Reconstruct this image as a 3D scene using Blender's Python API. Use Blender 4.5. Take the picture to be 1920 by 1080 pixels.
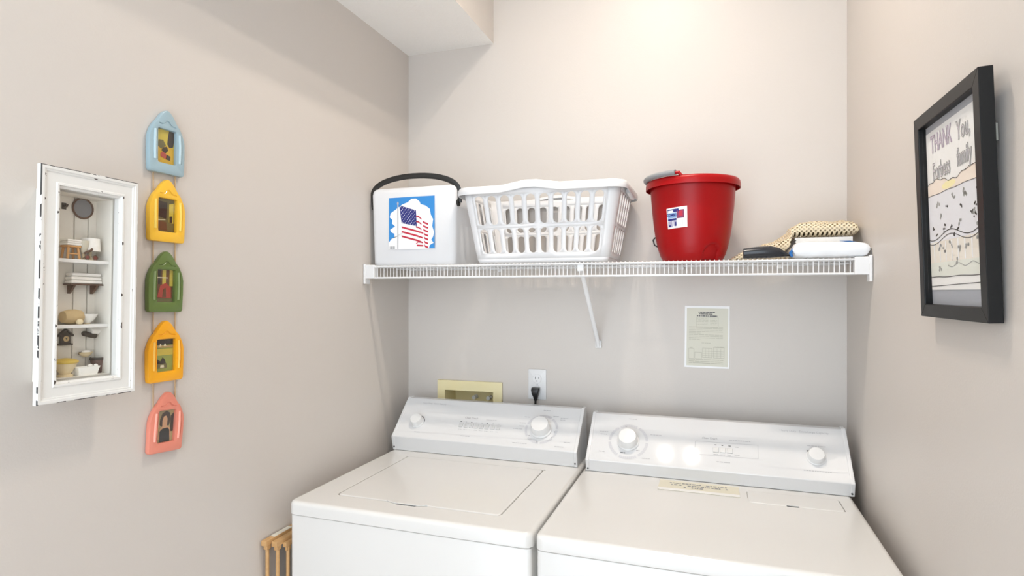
import bpy, bmesh, math, random
from mathutils import Vector, Matrix
random.seed(7)
PI = math.pi
for o in list(bpy.data.objects): bpy.data.objects.remove(o)
scene = bpy.context.scene
COL = scene.collection

# ------------------------------------------------------------------ camera
F = 1103.0; TH = math.atan(377/1103); SN = math.sin(TH); CS = math.cos(TH); H0 = 1.475; HV = 548
cam = bpy.data.cameras.new('camera'); cam.sensor_width = 36; cam.lens = F/1920*36
cam.shift_y = (HV-540)/1920; cam.clip_start = .02
co = bpy.data.objects.new('camera', cam); COL.objects.link(co)
co.location = (0, 0, H0); co.rotation_euler = (PI/2, 0, TH); scene.camera = co

# ------------------------------------------------------------------ light and exposure
world = bpy.data.worlds.new('daylight'); scene.world = world; world.use_nodes = True
bg = world.node_tree.nodes['Background']
bg.inputs[0].default_value = (.81, .905, 1.0, 1); bg.inputs[1].default_value = 2.35     # daylight from the open room behind
LAMP = 19.0                                                                          # watts per bulb of the ceiling lamp
vs = scene.view_settings
vs.view_transform = 'Standard'; vs.look = 'None'; vs.exposure = 0.73; vs.gamma = 1; vs.use_curve_mapping = False

# ------------------------------------------------------------------ picture to place
def ray(u, v):
    r = (u-960)/F; w = (HV-v)/F
    return Vector((r*CS-SN, r*SN+CS, w))
def hit(u, v, P0, n):
    d = ray(u, v); o = Vector((0, 0, H0))
    return o + d*((P0-o).dot(n)/d.dot(n))

# ------------------------------------------------------------------ materials
def lin(c):
    c /= 255
    return c/12.92 if c <= .04045 else ((c+.055)/1.055)**2.4
def rgb(r, g, b): return (lin(r), lin(g), lin(b), 1)
def mat(name, col, rough=.5, metal=0, noise=0, nscale=40, bump=0, bscale=200, coat=0, col2=None, spec=.5, sss=0):
    m = bpy.data.materials.new(name); m.use_nodes = True
    nt = m.node_tree; b = nt.nodes['Principled BSDF']
    b.inputs['Base Color'].default_value = col; b.inputs['Roughness'].default_value = rough
    b.inputs['Metallic'].default_value = metal; b.inputs['Specular IOR Level'].default_value = spec
    b.inputs['Coat Weight'].default_value = coat; b.inputs['Coat Roughness'].default_value = .1
    tc = nt.nodes.new('ShaderNodeTexCoord')
    if noise or col2:
        n = nt.nodes.new('ShaderNodeTexNoise'); n.inputs['Scale'].default_value = nscale; n.inputs['Detail'].default_value = 4
        nt.links.new(tc.outputs['Object'], n.inputs['Vector'])
        mx = nt.nodes.new('ShaderNodeMix'); mx.data_type = 'RGBA'
        mx.inputs[6].default_value = col
        mx.inputs[7].default_value = col2 if col2 else tuple(c*(1-noise) for c in col[:3])+(1,)
        nt.links.new(n.outputs['Fac'], mx.inputs[0]); nt.links.new(mx.outputs[2], b.inputs['Base Color'])
    if bump:
        n2 = nt.nodes.new('ShaderNodeTexNoise'); n2.inputs['Scale'].default_value = bscale; n2.inputs['Detail'].default_value = 3
        nt.links.new(tc.outputs['Object'], n2.inputs['Vector'])
        bp = nt.nodes.new('ShaderNodeBump'); bp.inputs['Strength'].default_value = bump; bp.inputs['Distance'].default_value = .004
        nt.links.new(n2.outputs['Fac'], bp.inputs['Height']); nt.links.new(bp.outputs['Normal'], b.inputs['Normal'])
    return m
def chip_mat(name, col, dark, thr=.6, scale=60, stretch=(1, 1, 1)):
    m = mat(name, col, .45); nt = m.node_tree; b = nt.nodes['Principled BSDF']
    tc = nt.nodes.new('ShaderNodeTexCoord'); mp = nt.nodes.new('ShaderNodeMapping'); mp.inputs['Scale'].default_value = stretch
    n = nt.nodes.new('ShaderNodeTexNoise'); n.inputs['Scale'].default_value = scale; n.inputs['Detail'].default_value = 6
    r = nt.nodes.new('ShaderNodeValToRGB'); r.color_ramp.elements[0].position = thr; r.color_ramp.elements[1].position = thr+.02
    r.color_ramp.elements[0].color = col; r.color_ramp.elements[1].color = dark
    nt.links.new(tc.outputs['Object'], mp.inputs['Vector']); nt.links.new(mp.outputs[0], n.inputs['Vector'])
    nt.links.new(n.outputs['Fac'], r.inputs['Fac']); nt.links.new(r.outputs['Color'], b.inputs['Base Color'])
    return m
def wood_mat(name, c1, c2, scale=(60, 6, 60), rough=.5):
    m = mat(name, c1, rough); nt = m.node_tree; b = nt.nodes['Principled BSDF']
    tc = nt.nodes.new('ShaderNodeTexCoord'); mp = nt.nodes.new('ShaderNodeMapping'); mp.inputs['Scale'].default_value = scale
    n = nt.nodes.new('ShaderNodeTexNoise'); n.inputs['Scale'].default_value = 1.5; n.inputs['Detail'].default_value = 5
    mx = nt.nodes.new('ShaderNodeMix'); mx.data_type = 'RGBA'; mx.inputs[6].default_value = c1; mx.inputs[7].default_value = c2
    nt.links.new(tc.outputs['Object'], mp.inputs['Vector']); nt.links.new(mp.outputs[0], n.inputs['Vector'])
    nt.links.new(n.outputs['Fac'], mx.inputs[0]); nt.links.new(mx.outputs[2], b.inputs['Base Color'])
    return m
def glass_mat(name, refl=.05, tint=(.97, .98, .98, 1), rough=.02):
    m = bpy.data.materials.new(name); m.use_nodes = True; nt = m.node_tree; nt.nodes.clear()
    out = nt.nodes.new('ShaderNodeOutputMaterial'); mx = nt.nodes.new('ShaderNodeMixShader')
    t = nt.nodes.new('ShaderNodeBsdfTransparent'); t.inputs[0].default_value = tint
    g = nt.nodes.new('ShaderNodeBsdfGlossy'); g.inputs['Roughness'].default_value = rough
    mx.inputs[0].default_value = refl
    nt.links.new(t.outputs[0], mx.inputs[1]); nt.links.new(g.outputs[0], mx.inputs[2]); nt.links.new(mx.outputs[0], out.inputs[0])
    return m
def emit_mat(name, col, strength):
    m = bpy.data.materials.new(name); m.use_nodes = True; b = m.node_tree.nodes['Principled BSDF']
    b.inputs['Base Color'].default_value = (.9, .9, .9, 1)
    b.inputs['Emission Color'].default_value = col; b.inputs['Emission Strength'].default_value = strength
    return m
def net_mat(name):                                     # knotted mesh cloth: thread with real see-through holes
    m = mat(name, rgb(232, 216, 184), .8); nt = m.node_tree; b = nt.nodes['Principled BSDF']
    at = nt.nodes.new('ShaderNodeAttribute'); at.attribute_name = 'UVMap'
    sp = nt.nodes.new('ShaderNodeSeparateXYZ'); nt.links.new(at.outputs['Vector'], sp.inputs[0])
    def sn(sock):
        a = nt.nodes.new('ShaderNodeMath'); a.operation = 'MULTIPLY'; a.inputs[1].default_value = 2*PI
        s = nt.nodes.new('ShaderNodeMath'); s.operation = 'SINE'; nt.links.new(sock, a.inputs[0]); nt.links.new(a.outputs[0], s.inputs[0]); return s
    s1, s2 = sn(sp.outputs[0]), sn(sp.outputs[1])
    ad = nt.nodes.new('ShaderNodeMath'); ad.operation = 'ADD'; nt.links.new(s1.outputs[0], ad.inputs[0]); nt.links.new(s2.outputs[0], ad.inputs[1])
    gt = nt.nodes.new('ShaderNodeMath'); gt.operation = 'GREATER_THAN'; gt.inputs[1].default_value = .35; nt.links.new(ad.outputs[0], gt.inputs[0])
    tr = nt.nodes.new('ShaderNodeBsdfTransparent'); mx = nt.nodes.new('ShaderNodeMixShader')
    nt.links.new(gt.outputs[0], mx.inputs[0]); nt.links.new(b.outputs[0], mx.inputs[1]); nt.links.new(tr.outputs[0], mx.inputs[2])
    nt.links.new(mx.outputs[0], nt.nodes['Material Output'].inputs[0])
    return m

M = {}
WALLC = rgb(210, 203, 196)
M['wall'] = mat('wall_paint', WALLC, .42, noise=.02, nscale=2, bump=.06, bscale=260)
M['ceil'] = mat('ceiling_paint', rgb(249, 248, 245), .8, bump=.5, bscale=120)
M['floor'] = wood_mat('floor_wood', rgb(170, 140, 110), rgb(140, 112, 86), (2, 30, 30))
M['enamel'] = mat('white_enamel', rgb(229, 227, 223), .22, coat=.3)
M['console'] = mat('white_console_plastic', rgb(226, 226, 226), .035)
M['knob'] = mat('white_knob_plastic', rgb(230, 230, 229), .3)
M['button'] = mat('pale_button', rgb(212, 212, 211), .4)
M['printgrey'] = mat('grey_print', rgb(188, 188, 190), .5)
M['printmid'] = mat('mid_grey_print', rgb(150, 150, 152), .5)
M['printdark'] = mat('dark_print', rgb(70, 70, 72), .5)
M['whiteplastic'] = mat('white_plastic', rgb(232, 232, 232), .35)
M['basket'] = mat('basket_plastic', rgb(232, 232, 233), .4)
M['wire'] = mat('white_coated_wire', rgb(230, 230, 230), .35)
M['foam'] = mat('white_foam', rgb(233, 233, 234), .7, bump=.05, bscale=300)
M['black'] = mat('black_plastic', rgb(24, 24, 25), .35)
M['blackband'] = mat('black_handle', rgb(34, 33, 31), .45)
M['red'] = mat('red_plastic', rgb(166, 0, 6), .34, noise=.05, nscale=3, spec=.3)
M['grip'] = mat('grey_grip', rgb(150, 152, 154), .5)
M['white'] = mat('white_print', rgb(245, 245, 245), .5)
M['sky'] = mat('blue_print', rgb(52, 140, 212), .5)
M['navy'] = mat('navy_print', rgb(36, 42, 122), .5)
M['stripe'] = mat('red_print', rgb(196, 40, 66), .5)
M['paper'] = mat('paper', rgb(240, 239, 236), .7)
M['papercream'] = mat('yellowed_paper', rgb(222, 219, 202), .6, col2=rgb(214, 213, 201), nscale=14)
M['frameblack'] = mat('black_frame', rgb(5, 5, 5), .4, spec=.35)
M['frameinner'] = mat('black_frame_lining', rgb(30, 32, 38), .5)
M['backing'] = mat('grey_backing', rgb(168, 171, 178), .6)
M['steel'] = mat('steel', rgb(150, 152, 146), .35, metal=1)
M['cream'] = mat('cream_plastic', rgb(240, 230, 190), .4, col2=rgb(236, 220, 164), nscale=12)
M['shabby'] = mat('shabby_white_paint', rgb(230, 229, 225), .45, noise=.03, nscale=30)
M['shabbyin'] = mat('aged_white_paint', rgb(238, 233, 222), .55, noise=.05, nscale=20)
M['chip'] = chip_mat('chipped_white_paint', rgb(230, 229, 225), rgb(45, 38, 34), .48, 55)
M['chip2'] = chip_mat('lightly_chipped_paint', rgb(230, 229, 225), rgb(70, 60, 54), .63, 70)
M['glass'] = glass_mat('glass_pane', .03, (1, 1, 1, 1))
M['glass2'] = glass_mat('frame_glass', .03, (1, 1, 1, 1))
M['wood'] = wood_mat('light_wood', rgb(214, 172, 118), rgb(190, 146, 96), (80, 5, 80))
M['cord'] = mat('jute_cord', rgb(200, 172, 136), .8)
M['net'] = net_mat('cream_net')
M['lightlabel'] = mat('pale_label', rgb(228, 222, 208), .6)

# ------------------------------------------------------------------ mesh helpers
class MB:
    def __init__(s): s.v = []; s.f = []; s.m = []; s.uv = None
    def add(s, vs_, fs, mi=0):
        b = len(s.v); s.v += [tuple(p) for p in vs_]
        for f in fs: s.f.append(tuple(i+b for i in f)); s.m.append(mi)
        return s
    def box(s, x0, x1, y0, y1, z0, z1, mi=0):
        v = [(x, y, z) for z in (z0, z1) for y in (y0, y1) for x in (x0, x1)]
        return s.add(v, [(0, 2, 3, 1), (4, 5, 7, 6), (0, 1, 5, 4), (2, 6, 7, 3), (0, 4, 6, 2), (1, 3, 7, 5)], mi)
    def rings(s, rs, cap0=True, cap1=True, closed=True, mi=0, loop=False):
        n = len(rs[0]); v = [p for r in rs for p in r]; f = []
        K = len(rs)
        for k in range(K if loop else K-1):
            k2 = (k+1) % K
            for i in range(n if closed else n-1):
                j = (i+1) % n
                f.append((k*n+i, k*n+j, k2*n+j, k2*n+i))
        if not loop:
            if cap0: f.append(tuple(reversed(range(n))))
            if cap1: f.append(tuple(range((K-1)*n, K*n)))
        return s.add(v, f, mi)
    def lathe(s, prof, n=32, c=(0, 0, 0), mi=0, cap0=True, cap1=True, mtx=None, sy=1.0):
        rs = []
        for r, z in prof:
            ring = [Vector((r*math.cos(2*PI*i/n), sy*r*math.sin(2*PI*i/n), z)) for i in range(n)]
            rs.append([(mtx @ p if mtx else p) + Vector(c) for p in ring])
        return s.rings(rs, cap0, cap1, mi=mi)
    def tube(s, pts, r, n=8, mi=0, flat=None, closed=False):
        pts = [Vector(p) for p in pts]; rs = []; K = len(pts)
        up = None
        for i, p in enumerate(pts):
            a = pts[(i-1) % K] if (i > 0 or closed) else p
            b = pts[(i+1) % K] if (i < K-1 or closed) else p
            t = (b-a).normalized()
            if up is None:
                up = Vector((0, 0, 1)) if abs(t.z) < .9 else Vector((0, 1, 0))
            sd = t.cross(up)
            if sd.length < 1e-6: sd = t.cross(Vector((1, 0, 0)))
            sd.normalize(); u2 = sd.cross(t).normalized(); up = u2
            ri = r[i] if isinstance(r, (list, tuple)) else r
            rx, ry = (ri, ri) if not flat else (ri*flat[0], ri*flat[1])
            rs.append([p + sd*(rx*math.cos(2*PI*k/n)) + u2*(ry*math.sin(2*PI*k/n)) for k in range(n)])
        return s.rings(rs, mi=mi, loop=closed)
    def poly(s, pts, mi=0): return s.add(pts, [tuple(range(len(pts)))], mi)
    def prism_x(s, prof, x0, x1, mi=0):                # prof: (y,z) outline, extruded along x
        n = len(prof)
        return s.rings([[(x0, y, z) for y, z in prof], [(x1, y, z) for y, z in prof]], mi=mi)
    def xf(s, mtx):
        s.v = [tuple(mtx @ Vector(p)) for p in s.v]; return s
    def mesh(s, name, mats, smooth=None, merge=0):
        me = bpy.data.meshes.new(name); me.from_pydata(s.v, [], s.f)
        for m in (mats if isinstance(mats, (list, tuple)) else [mats]): me.materials.append(m)
        for p, mi in zip(me.polygons, s.m): p.material_index = mi
        bm = bmesh.new(); bm.from_mesh(me)
        if merge: bmesh.ops.remove_doubles(bm, verts=bm.verts, dist=merge)
        bmesh.ops.recalc_face_normals(bm, faces=bm.faces)
        bm.to_mesh(me); bm.free()
        if smooth is not None:
            me.polygons.foreach_set('use_smooth', [True]*len(me.polygons))
            me.set_sharp_from_angle(angle=math.radians(smooth))
        me.update(); return me

def link(name, me, parent=None, loc=(0, 0, 0), rot=(0, 0, 0)):
    o = bpy.data.objects.new(name, me); COL.objects.link(o); o.parent = parent
    o.location = loc; o.rotation_euler = rot
    return o
def part(name, mb, m, parent, smooth=None, bevel=0, seg=2, merge=0, label=None, loc=(0, 0, 0), solid=0):
    o = link(name, mb.mesh(name, m, smooth, merge), parent, loc)
    if solid:
        md = o.modifiers.new('solid', 'SOLIDIFY'); md.thickness = solid; md.offset = 0
    if bevel:
        md = o.modifiers.new('bevel', 'BEVEL'); md.width = bevel; md.segments = seg; md.limit_method = 'ANGLE'; md.angle_limit = math.radians(35)
        md.harden_normals = True
        if smooth is None:
            o.data.polygons.foreach_set('use_smooth', [True]*len(o.data.polygons)); o.data.set_sharp_from_angle(angle=math.radians(50))
    if label: o['label'] = label
    return o
def tag(o, label, cat, group=None):
    o['label'] = label; o['category'] = cat
    if group: o['group'] = group
    return o
def thing(name, label, cat, loc=(0, 0, 0), rot=(0, 0, 0), group=None):
    return tag(link(name, None, None, loc, rot), label, cat, group)
def struct(name, mb, m, parent=None, **k):
    o = part(name, mb, m, parent, **k)
    if not parent: o['kind'] = 'structure'
    return o
def rrect(x0, x1, y0, y1, r, n=5):
    p = []
    for cx, cy, a in ((x1-r, y1-r, 0), (x0+r, y1-r, 90), (x0+r, y0+r, 180), (x1-r, y0+r, 270)):
        for i in range(n+1):
            t = math.radians(a+90*i/n); p.append((cx+r*math.cos(t), cy+r*math.sin(t)))
    return p
def plate(mb, x0, x1, y0, y1, z0, z1, cr, er, hole=None, n=6, mi=0, hd=None):
    """rounded slab lying in XY, soft top edge, optional well of depth hd"""
    rs = []
    ring = lambda ins, z: [(x, y, z) for x, y in rrect(x0+ins, x1-ins, y0+ins, y1-ins, max(cr-ins, .0005), n)]
    rs.append(ring(0, z0))
    for k in range(5):
        a = PI/2*k/4; rs.append(ring(er*(1-math.cos(a)), z1-er+er*math.sin(a)))
    rs.append(ring(er+.0015, z1)); rs.append(ring(er+.006, z1))
    if hole:
        hx0, hx1, hy0, hy1, hr = hole
        hl = rrect(hx0, hx1, hy0, hy1, hr, n)
        rs.append([(x, y, z1) for x, y in hl]); rs.append([(x, y, z1-(hd or .01)) for x, y in hl])
    return mb.rings(rs, mi=mi)
def curve_plate(name, loops, depth, bevel=0, res=1):
    """flat outline with holes, thickness depth along local +z from 0"""
    cu = bpy.data.curves.new(name, 'CURVE'); cu.dimensions = '2D'; cu.fill_mode = 'BOTH'
    cu.extrude = depth/2-bevel; cu.bevel_depth = bevel; cu.bevel_resolution = res; cu.offset = -bevel
    for lp in loops:
        sp = cu.splines.new('POLY'); sp.points.add(len(lp)-1); sp.use_cyclic_u = True
        for p, (x, y) in zip(sp.points, lp): p.co = (x, y, 0, 1)
    o = bpy.data.objects.new(name, cu); COL.objects.link(o)
    dg = bpy.context.evaluated_depsgraph_get(); me = bpy.data.meshes.new_from_object(o.evaluated_get(dg))
    bpy.data.objects.remove(o); bpy.data.curves.remove(cu); me.name = name
    me.transform(Matrix.Translation((0, 0, depth/2)))
    return me
UP = Matrix.Rotation(PI/2, 4, 'X')                      # XY outline -> XZ plane, thickness towards -y
def plate_obj(name, loops, depth, m, parent, bevel=0, mtx=UP, smooth=40, label=None):
    me = curve_plate(name, loops, depth, bevel); me.transform(mtx); me.materials.clear(); me.materials.append(m)
    for p in me.polygons: p.material_index = 0
    if bevel:
        me.polygons.foreach_set('use_smooth', [True]*len(me.polygons)); me.set_sharp_from_angle(angle=math.radians(smooth))
    o = link(name, me, parent)
    if label: o['label'] = label
    return o
def text_mb(txt, size, mtx, sx=1.0, align='CENTER', bold=0.0, shear=0):
    cu = bpy.data.curves.new('t', 'FONT'); cu.body = txt; cu.size = size; cu.align_x = align; cu.align_y = 'CENTER'
    cu.resolution_u = 2; cu.offset = bold; cu.shear = shear
    o = bpy.data.objects.new('t', cu); COL.objects.link(o)
    dg = bpy.context.evaluated_depsgraph_get(); me = bpy.data.meshes.new_from_object(o.evaluated_get(dg))
    bpy.data.objects.remove(o)
    mb = MB(); mb.add([mtx @ Vector((v.co.x*sx, v.co.y, v.co.z)) for v in me.vertices], [tuple(p.vertices) for p in me.polygons])
    bpy.data.meshes.remove(me); bpy.data.curves.remove(cu)
    return mb
def merge_mb(*mbs):
    r = MB()
    for m in mbs: r.add(m.v, m.f)
    return r

def cut(o, mb, smooth=None):
    """carve a closed shape (given in o's own coordinates) out of o"""
    bm = bmesh.new(); bm.from_mesh(o.data); bmesh.ops.remove_doubles(bm, verts=bm.verts, dist=1e-6); bmesh.ops.recalc_face_normals(bm, faces=bm.faces); bm.to_mesh(o.data); bm.free()
    base = link('base', o.data.copy()); tool = link('tool', mb.mesh('tool', o.data.materials[0]))
    md = base.modifiers.new('cut', 'BOOLEAN'); md.operation = 'DIFFERENCE'; md.solver = 'EXACT'; md.object = tool
    me = bpy.data.meshes.new_from_object(base.evaluated_get(bpy.context.evaluated_depsgraph_get()))
    for q in (base, tool): bpy.data.objects.remove(q)
    if len(me.polygons) > 3:
        me.name = o.name; o.data = me
        if smooth is not None:
            me.polygons.foreach_set('use_smooth', [True]*len(me.polygons)); me.set_sharp_from_angle(angle=math.radians(smooth))
    return o

# ------------------------------------------------------------------ the room
D = 2.06; XL = -1.1346; XR = .3924; CZ = 3.05; YB = -.9; SOF = 2.405; SX = -.777
struct('floor', MB().box(XL-.1, XR+.1, YB, D+.1, -.1, 0), M['floor'])
struct('wall_left', MB().box(XL-.1, XL, YB, D+.1, 0, CZ), M['wall'])
struct('wall_right', MB().box(XR, XR+.1, YB, D+.1, 0, CZ), M['wall'])
wall_back = struct('wall_back', MB().box(XL, XR, D, D+.12, 0, CZ), M['wall'])
struct('ceiling', MB().box(XL-.1, XR+.1, YB, D+.1, CZ, CZ+.1), M['ceil'])
sf = MB(); sf.box(XL, SX, YB, D, SOF, CZ, 1)
sf.m = [1]*len(sf.f); sf.m[0] = 0
struct('ceiling_soffit', sf, [M['ceil'], M['wall']])
bbm = mat('baseboard_paint', rgb(238, 236, 230), .4)
struct('baseboard_left', MB().box(XL, XL+.012, YB, D, 0, .09), bbm, bevel=.004)
struct('baseboard_right', MB().box(XR-.012, XR, YB, D, 0, .09), bbm, bevel=.004)
struct('baseboard_back', MB().box(XL+.012, XR-.012, D-.012, D, 0, .09), bbm, bevel=.004)

# the ceiling lamp over the machines: two frosted bulbs in one holder (its reflections show on the dryer console)
LY = 1.384
lamp = thing('ceiling_lamp_offscreen', 'two-bulb ceiling lamp above the washing machine and dryer', 'lamp', (-.203, LY, CZ))
part('canopy', MB().lathe([(.07, 0), (.07, -.02), (.055, -.03), (0.001, -.03)], 28), M['whiteplastic'], lamp, smooth=40)
part('arm', MB().tube([(-.079, 0, -.045), (-.04, 0, -.028), (.04, 0, -.028), (.079, 0, -.045)], .009, 8), M['whiteplastic'], lamp, smooth=50)
RB = .033; area = 4*PI*RB**2
warm = emit_mat('frosted_bulb', (1, .89, .77, 1), LAMP/(PI*area))
for x in (-.079, .079):
    prof = [(.012, -.055)]+[(max(RB*math.sin(PI*k/12), .001), -.128+RB*math.cos(PI*k/12)) for k in range(1, 13)]
    part('socket', MB().lathe([(.016, -.035), (.018, -.07), (.014, -.097)], 16, (x, 0, 0)), M['whiteplastic'], lamp, smooth=40)
    part('shade', MB().lathe([(.022, -.055), (.038, -.075), (.0425, -.10), (.0425, -.166), (.041, -.166), (.041, -.10), (.036, -.077), (.022, -.058)], 32, (x, 0, 0), cap0=False, cap1=False), mat('added_shade_white', rgb(220, 220, 218), .5), lamp, smooth=40)  # unseen cups, added to keep the bulbs' hot spot off the upper back wall
    part('bulb_offscreen', MB().lathe([(.013, -.096)]+prof[2:], 20, (x, 0, 0)), warm, lamp, smooth=60)

# ------------------------------------------------------------------ washing machine and dryer
TOPS = {}
def machine(name, label, cat, x0, x1, yf, ybk, lidrect, prof, cx0, cx1):
    t = thing(name, label, cat, (x0, yf, 0)); w = x1-x0; d = ybk-yf
    body = MB(); plate(body, .003, w-.003, .006, d, .012, .8755, .012, .002)
    part('body', body, M['enamel'], t, smooth=40)
    part('gap_seal', MB().box(.008, w-.008, .012, d-.005, .8755, .8815), M['enamel'], t)
    for fx in (.05, w-.05):
        for fy in (.06, d-.06):
            part('foot', MB().lathe([(.02, 0), (.022, .004), (.012, .012)], 12, (fx, fy, 0)), M['black'], t)
    tp = MB(); plate(tp, 0, w, 0, d, .8795, .914, .022, .011, lidrect, hd=.012)
    TOPS[name] = part('top_panel', tp, M['enamel'], t, smooth=50)
    # console
    cw = cx1-cx0; ox = cx0-x0
    pr = [(y-yf, z) for y, z in prof]
    con = part('console', MB().prism_x(pr, ox+.006, ox+cw-.006), M['console'], t, bevel=.003)
    cyc = sum(p[0] for p in pr)/len(pr); czc = sum(p[1] for p in pr)/len(pr)
    big = [(p[0]+(-.0025 if p[0] < cyc else .001), p[1]+(.003 if p[1] > czc else 0)) for p in pr]
    for a in (ox, ox+cw-.012):
        part('end_cap', MB().prism_x(big, a, a+.012), M['console'], t, bevel=.003)
    return t

WP = [(1.848, .9145), (1.836, .966), (1.957, 1.081), (1.985, 1.081), (2.0, .9145)]
DP = [(1.826, .9145), (1.816, .953), (1.940, 1.074), (1.970, 1.074), (1.995, .9145)]
WX0, WX1, DX0, DX1, YF = -1.084, -.3985, -.391, .361, 1.303
LID = (.0965, .580, .081, .486, .014)
washer = machine('washing_machine', 'white top-loading washing machine with a closed lid beside the left wall', 'washer', WX0, WX1, YF, 2.005, LID, WP, -1.0795, -.4095)
dryer = machine('clothes_dryer', 'white clothes dryer with a flat top and a paper notice taped on it', 'dryer', DX0, DX1, YF, 2.005, None, DP, -.3785, .367)

# lid of the washer, with finger scoop
lid = MB(); plate(lid, LID[0]+.003, LID[1]-.003, LID[2]+.003, LID[3]-.003, .9025, .9155, .012, .003)
lid = part('lid', lid, M['enamel'], washer, smooth=50)
sc = MB()                                              # the lip under which the fingers go
pts = [(-.062, 0), (-.05, -.006), (-.034, -.011), (.034, -.011), (.05, -.006), (.062, 0)]
sx_ = LID[0]+.218
sc.rings([[(sx_+x, LID[2]+.004+y, .9145) for x, y in pts], [(sx_+x, LID[2]+.004+y, .9172) for x, y in pts]])
part('finger_lip', sc, M['enamel'], lid, bevel=.001)
wells = MB().box(sx_-.028, sx_+.032, LID[2]-.0105, LID[2]+.001, .897, .93)      # finger well in front of the lid
for hx in (LID[0]-.001, LID[1]+.001): wells.box(hx-.0035, hx+.0035, LID[3]-.006, LID[3]+.004, .897, .93)   # hinge notches
cut(TOPS['washing_machine'], wells, 50)

class Face:
    """flat sloped front of a console; prints and knobs are laid on it"""
    def __init__(s, prof, root):
        a, b = prof[1], prof[2]; s.root = root; s.o = Vector(root.location)
        s.P = Vector((0, a[0], a[1])); s.x = Vector((1, 0, 0)); s.y = Vector((0, b[0]-a[0], b[1]-a[1])).normalized(); s.n = s.x.cross(s.y)
    def st(s, u, v):
        h = hit(u, v, s.P, s.n)-s.P; return h.dot(s.x), h.dot(s.y)
    def m(s, a, b, off=.0006):
        p = s.P+s.x*a+s.y*b+s.n*off-s.o
        return Matrix(((s.x.x, s.y.x, s.n.x, p.x), (s.x.y, s.y.y, s.n.y, p.y), (s.x.z, s.y.z, s.n.z, p.z), (0, 0, 0, 1)))
    def knob(s, u, v, r, h, ring, name, marks=0):
        a, b = s.st(u, v); mt = s.m(a, b, 0)
        k = MB(); k.lathe([(r*1.18, 0), (r*1.18, h*.12), (r*1.04, h*.2), (r*.97, h*.9), (r*.9, h), (.001, h*1.03)], 36)
        kb = part(name, k.xf(mt), M['knob'], s.root, smooth=35)
        if ring:
            g = MB(); n = 60
            for i in range(n):
                if marks and i % marks == 0: continue
                a0, a1 = 2*PI*i/n, 2*PI*(i+.9)/n
                g.add([(q*math.cos(t), q*math.sin(t), .0006) for q, t in ((ring*.86, a0), (ring, a0), (ring, a1), (ring*.86, a1))], [(0, 1, 2, 3)])
            part('dial_ring', g.xf(mt), M['printring'], s.root)
        return mt, kb
    def text(s, txt, u, v, size, m, sx=1.0, bold=0, rot=0, shear=0):
        a, b = s.st(u, v)
        part('print', text_mb(txt, size, s.m(a, b), sx, bold=bold, shear=shear), m, s.root)
    def bars(s, u, v, w, m, h=.0022, n=3):
        a, b = s.st(u, v); g = MB(); x = -w/2
        while x < w/2-.002:
            l = min(random.uniform(.004, .011), w/2-x); g.add([(x, -h/2, 0), (x+l, -h/2, 0), (x+l, h/2, 0), (x, h/2, 0)], [(0, 1, 2, 3)]); x += l+.0016
        part('print', g.xf(s.m(a, b)), m, s.root)
    def line(s, p, q, w, m, name='printed_line'):
        a0, b0 = s.st(*p); a1, b1 = s.st(*q); dv = Vector((a1-a0, b1-b0)); nn = Vector((-dv.y, dv.x)).normalized()*w/2
        g = MB().add([(a0-nn.x, b0-nn.y, 0), (a1-nn.x, b1-nn.y, 0), (a1+nn.x, b1+nn.y, 0), (a0+nn.x, b0+nn.y, 0)], [(0, 1, 2, 3)])
        part(name, g.xf(s.m(0, 0)), m, s.root)
    def button(s, u, v, w, h):
        a, b = s.st(u, v); g = MB(); plate(g, -w/2, w/2, -h/2, h/2, 0, .003, .0015, .001, n=3)
        part('button', g.xf(s.m(a, b, 0)), M['button'], s.root, smooth=40)
M['printring'] = mat('pale_grey_print', rgb(206, 206, 209), .5)
M['printline'] = mat('faint_print', rgb(220, 220, 221), .5)

fw = Face(WP, washer)
fw.knob(1015, 805, .031, .034, .0565, 'cycle_knob', 9)
fw.knob(783, 791, .021, .024, None, 'temperature_knob')
fw.text('Heavy Duty   Super Capacity', 815, 757, .0085, M['printgrey'], .95)
fw.line((766, 769), (1090, 793), .0012, M['printline']); fw.line((750, 808), (1085, 830), .0012, M['printline'])
fw.text('Clean Touch', 884, 784, .0105, M['printmid'], .9, shear=.3); fw.bars(922, 788, .04, M['printgrey'], .002)
for i, u in enumerate((864, 874, 884, 893, 903, 913, 924, 934)):
    fw.button(u, 797+i*.75, .0145, .018)
    fw.bars(u+1, 790.5+i*.75, .006, M['printdark'] if i in (0, 2, 5) else M['printgrey'], .0022); fw.bars(u-2, 805+i*.75, .013, M['printgrey'], .0016)
fw.line((857, 785), (943, 792), .0008, M['printline']); fw.line((943, 792), (937, 814), .0008, M['printline']); fw.line((857, 785), (852, 806), .0008, M['printline'])
fw.bars(872, 818, .034, M['printgrey'], .0022); fw.bars(912, 822, .03, M['printline'], .002)
fw.bars(782, 810, .022, M['printgrey'], .0022)
for (u, v, w) in ((1027, 770, .028), (989, 782, .020), (980, 793, .022), (978, 799, .018), (971, 804, .036), (974, 831, .05), (1043, 781, .02), (1059, 785, .028), (1056, 788, .02), (1063, 830, .022), (1048, 838, .030)):
    fw.bars(u, v, w, M['printgrey'], .0024)
for (u, v) in ((987, 809), (992, 817), (1007, 829), (1035, 820), (1040, 810)): fw.bars(u, v, .004, M['printmid'], .003)
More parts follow.
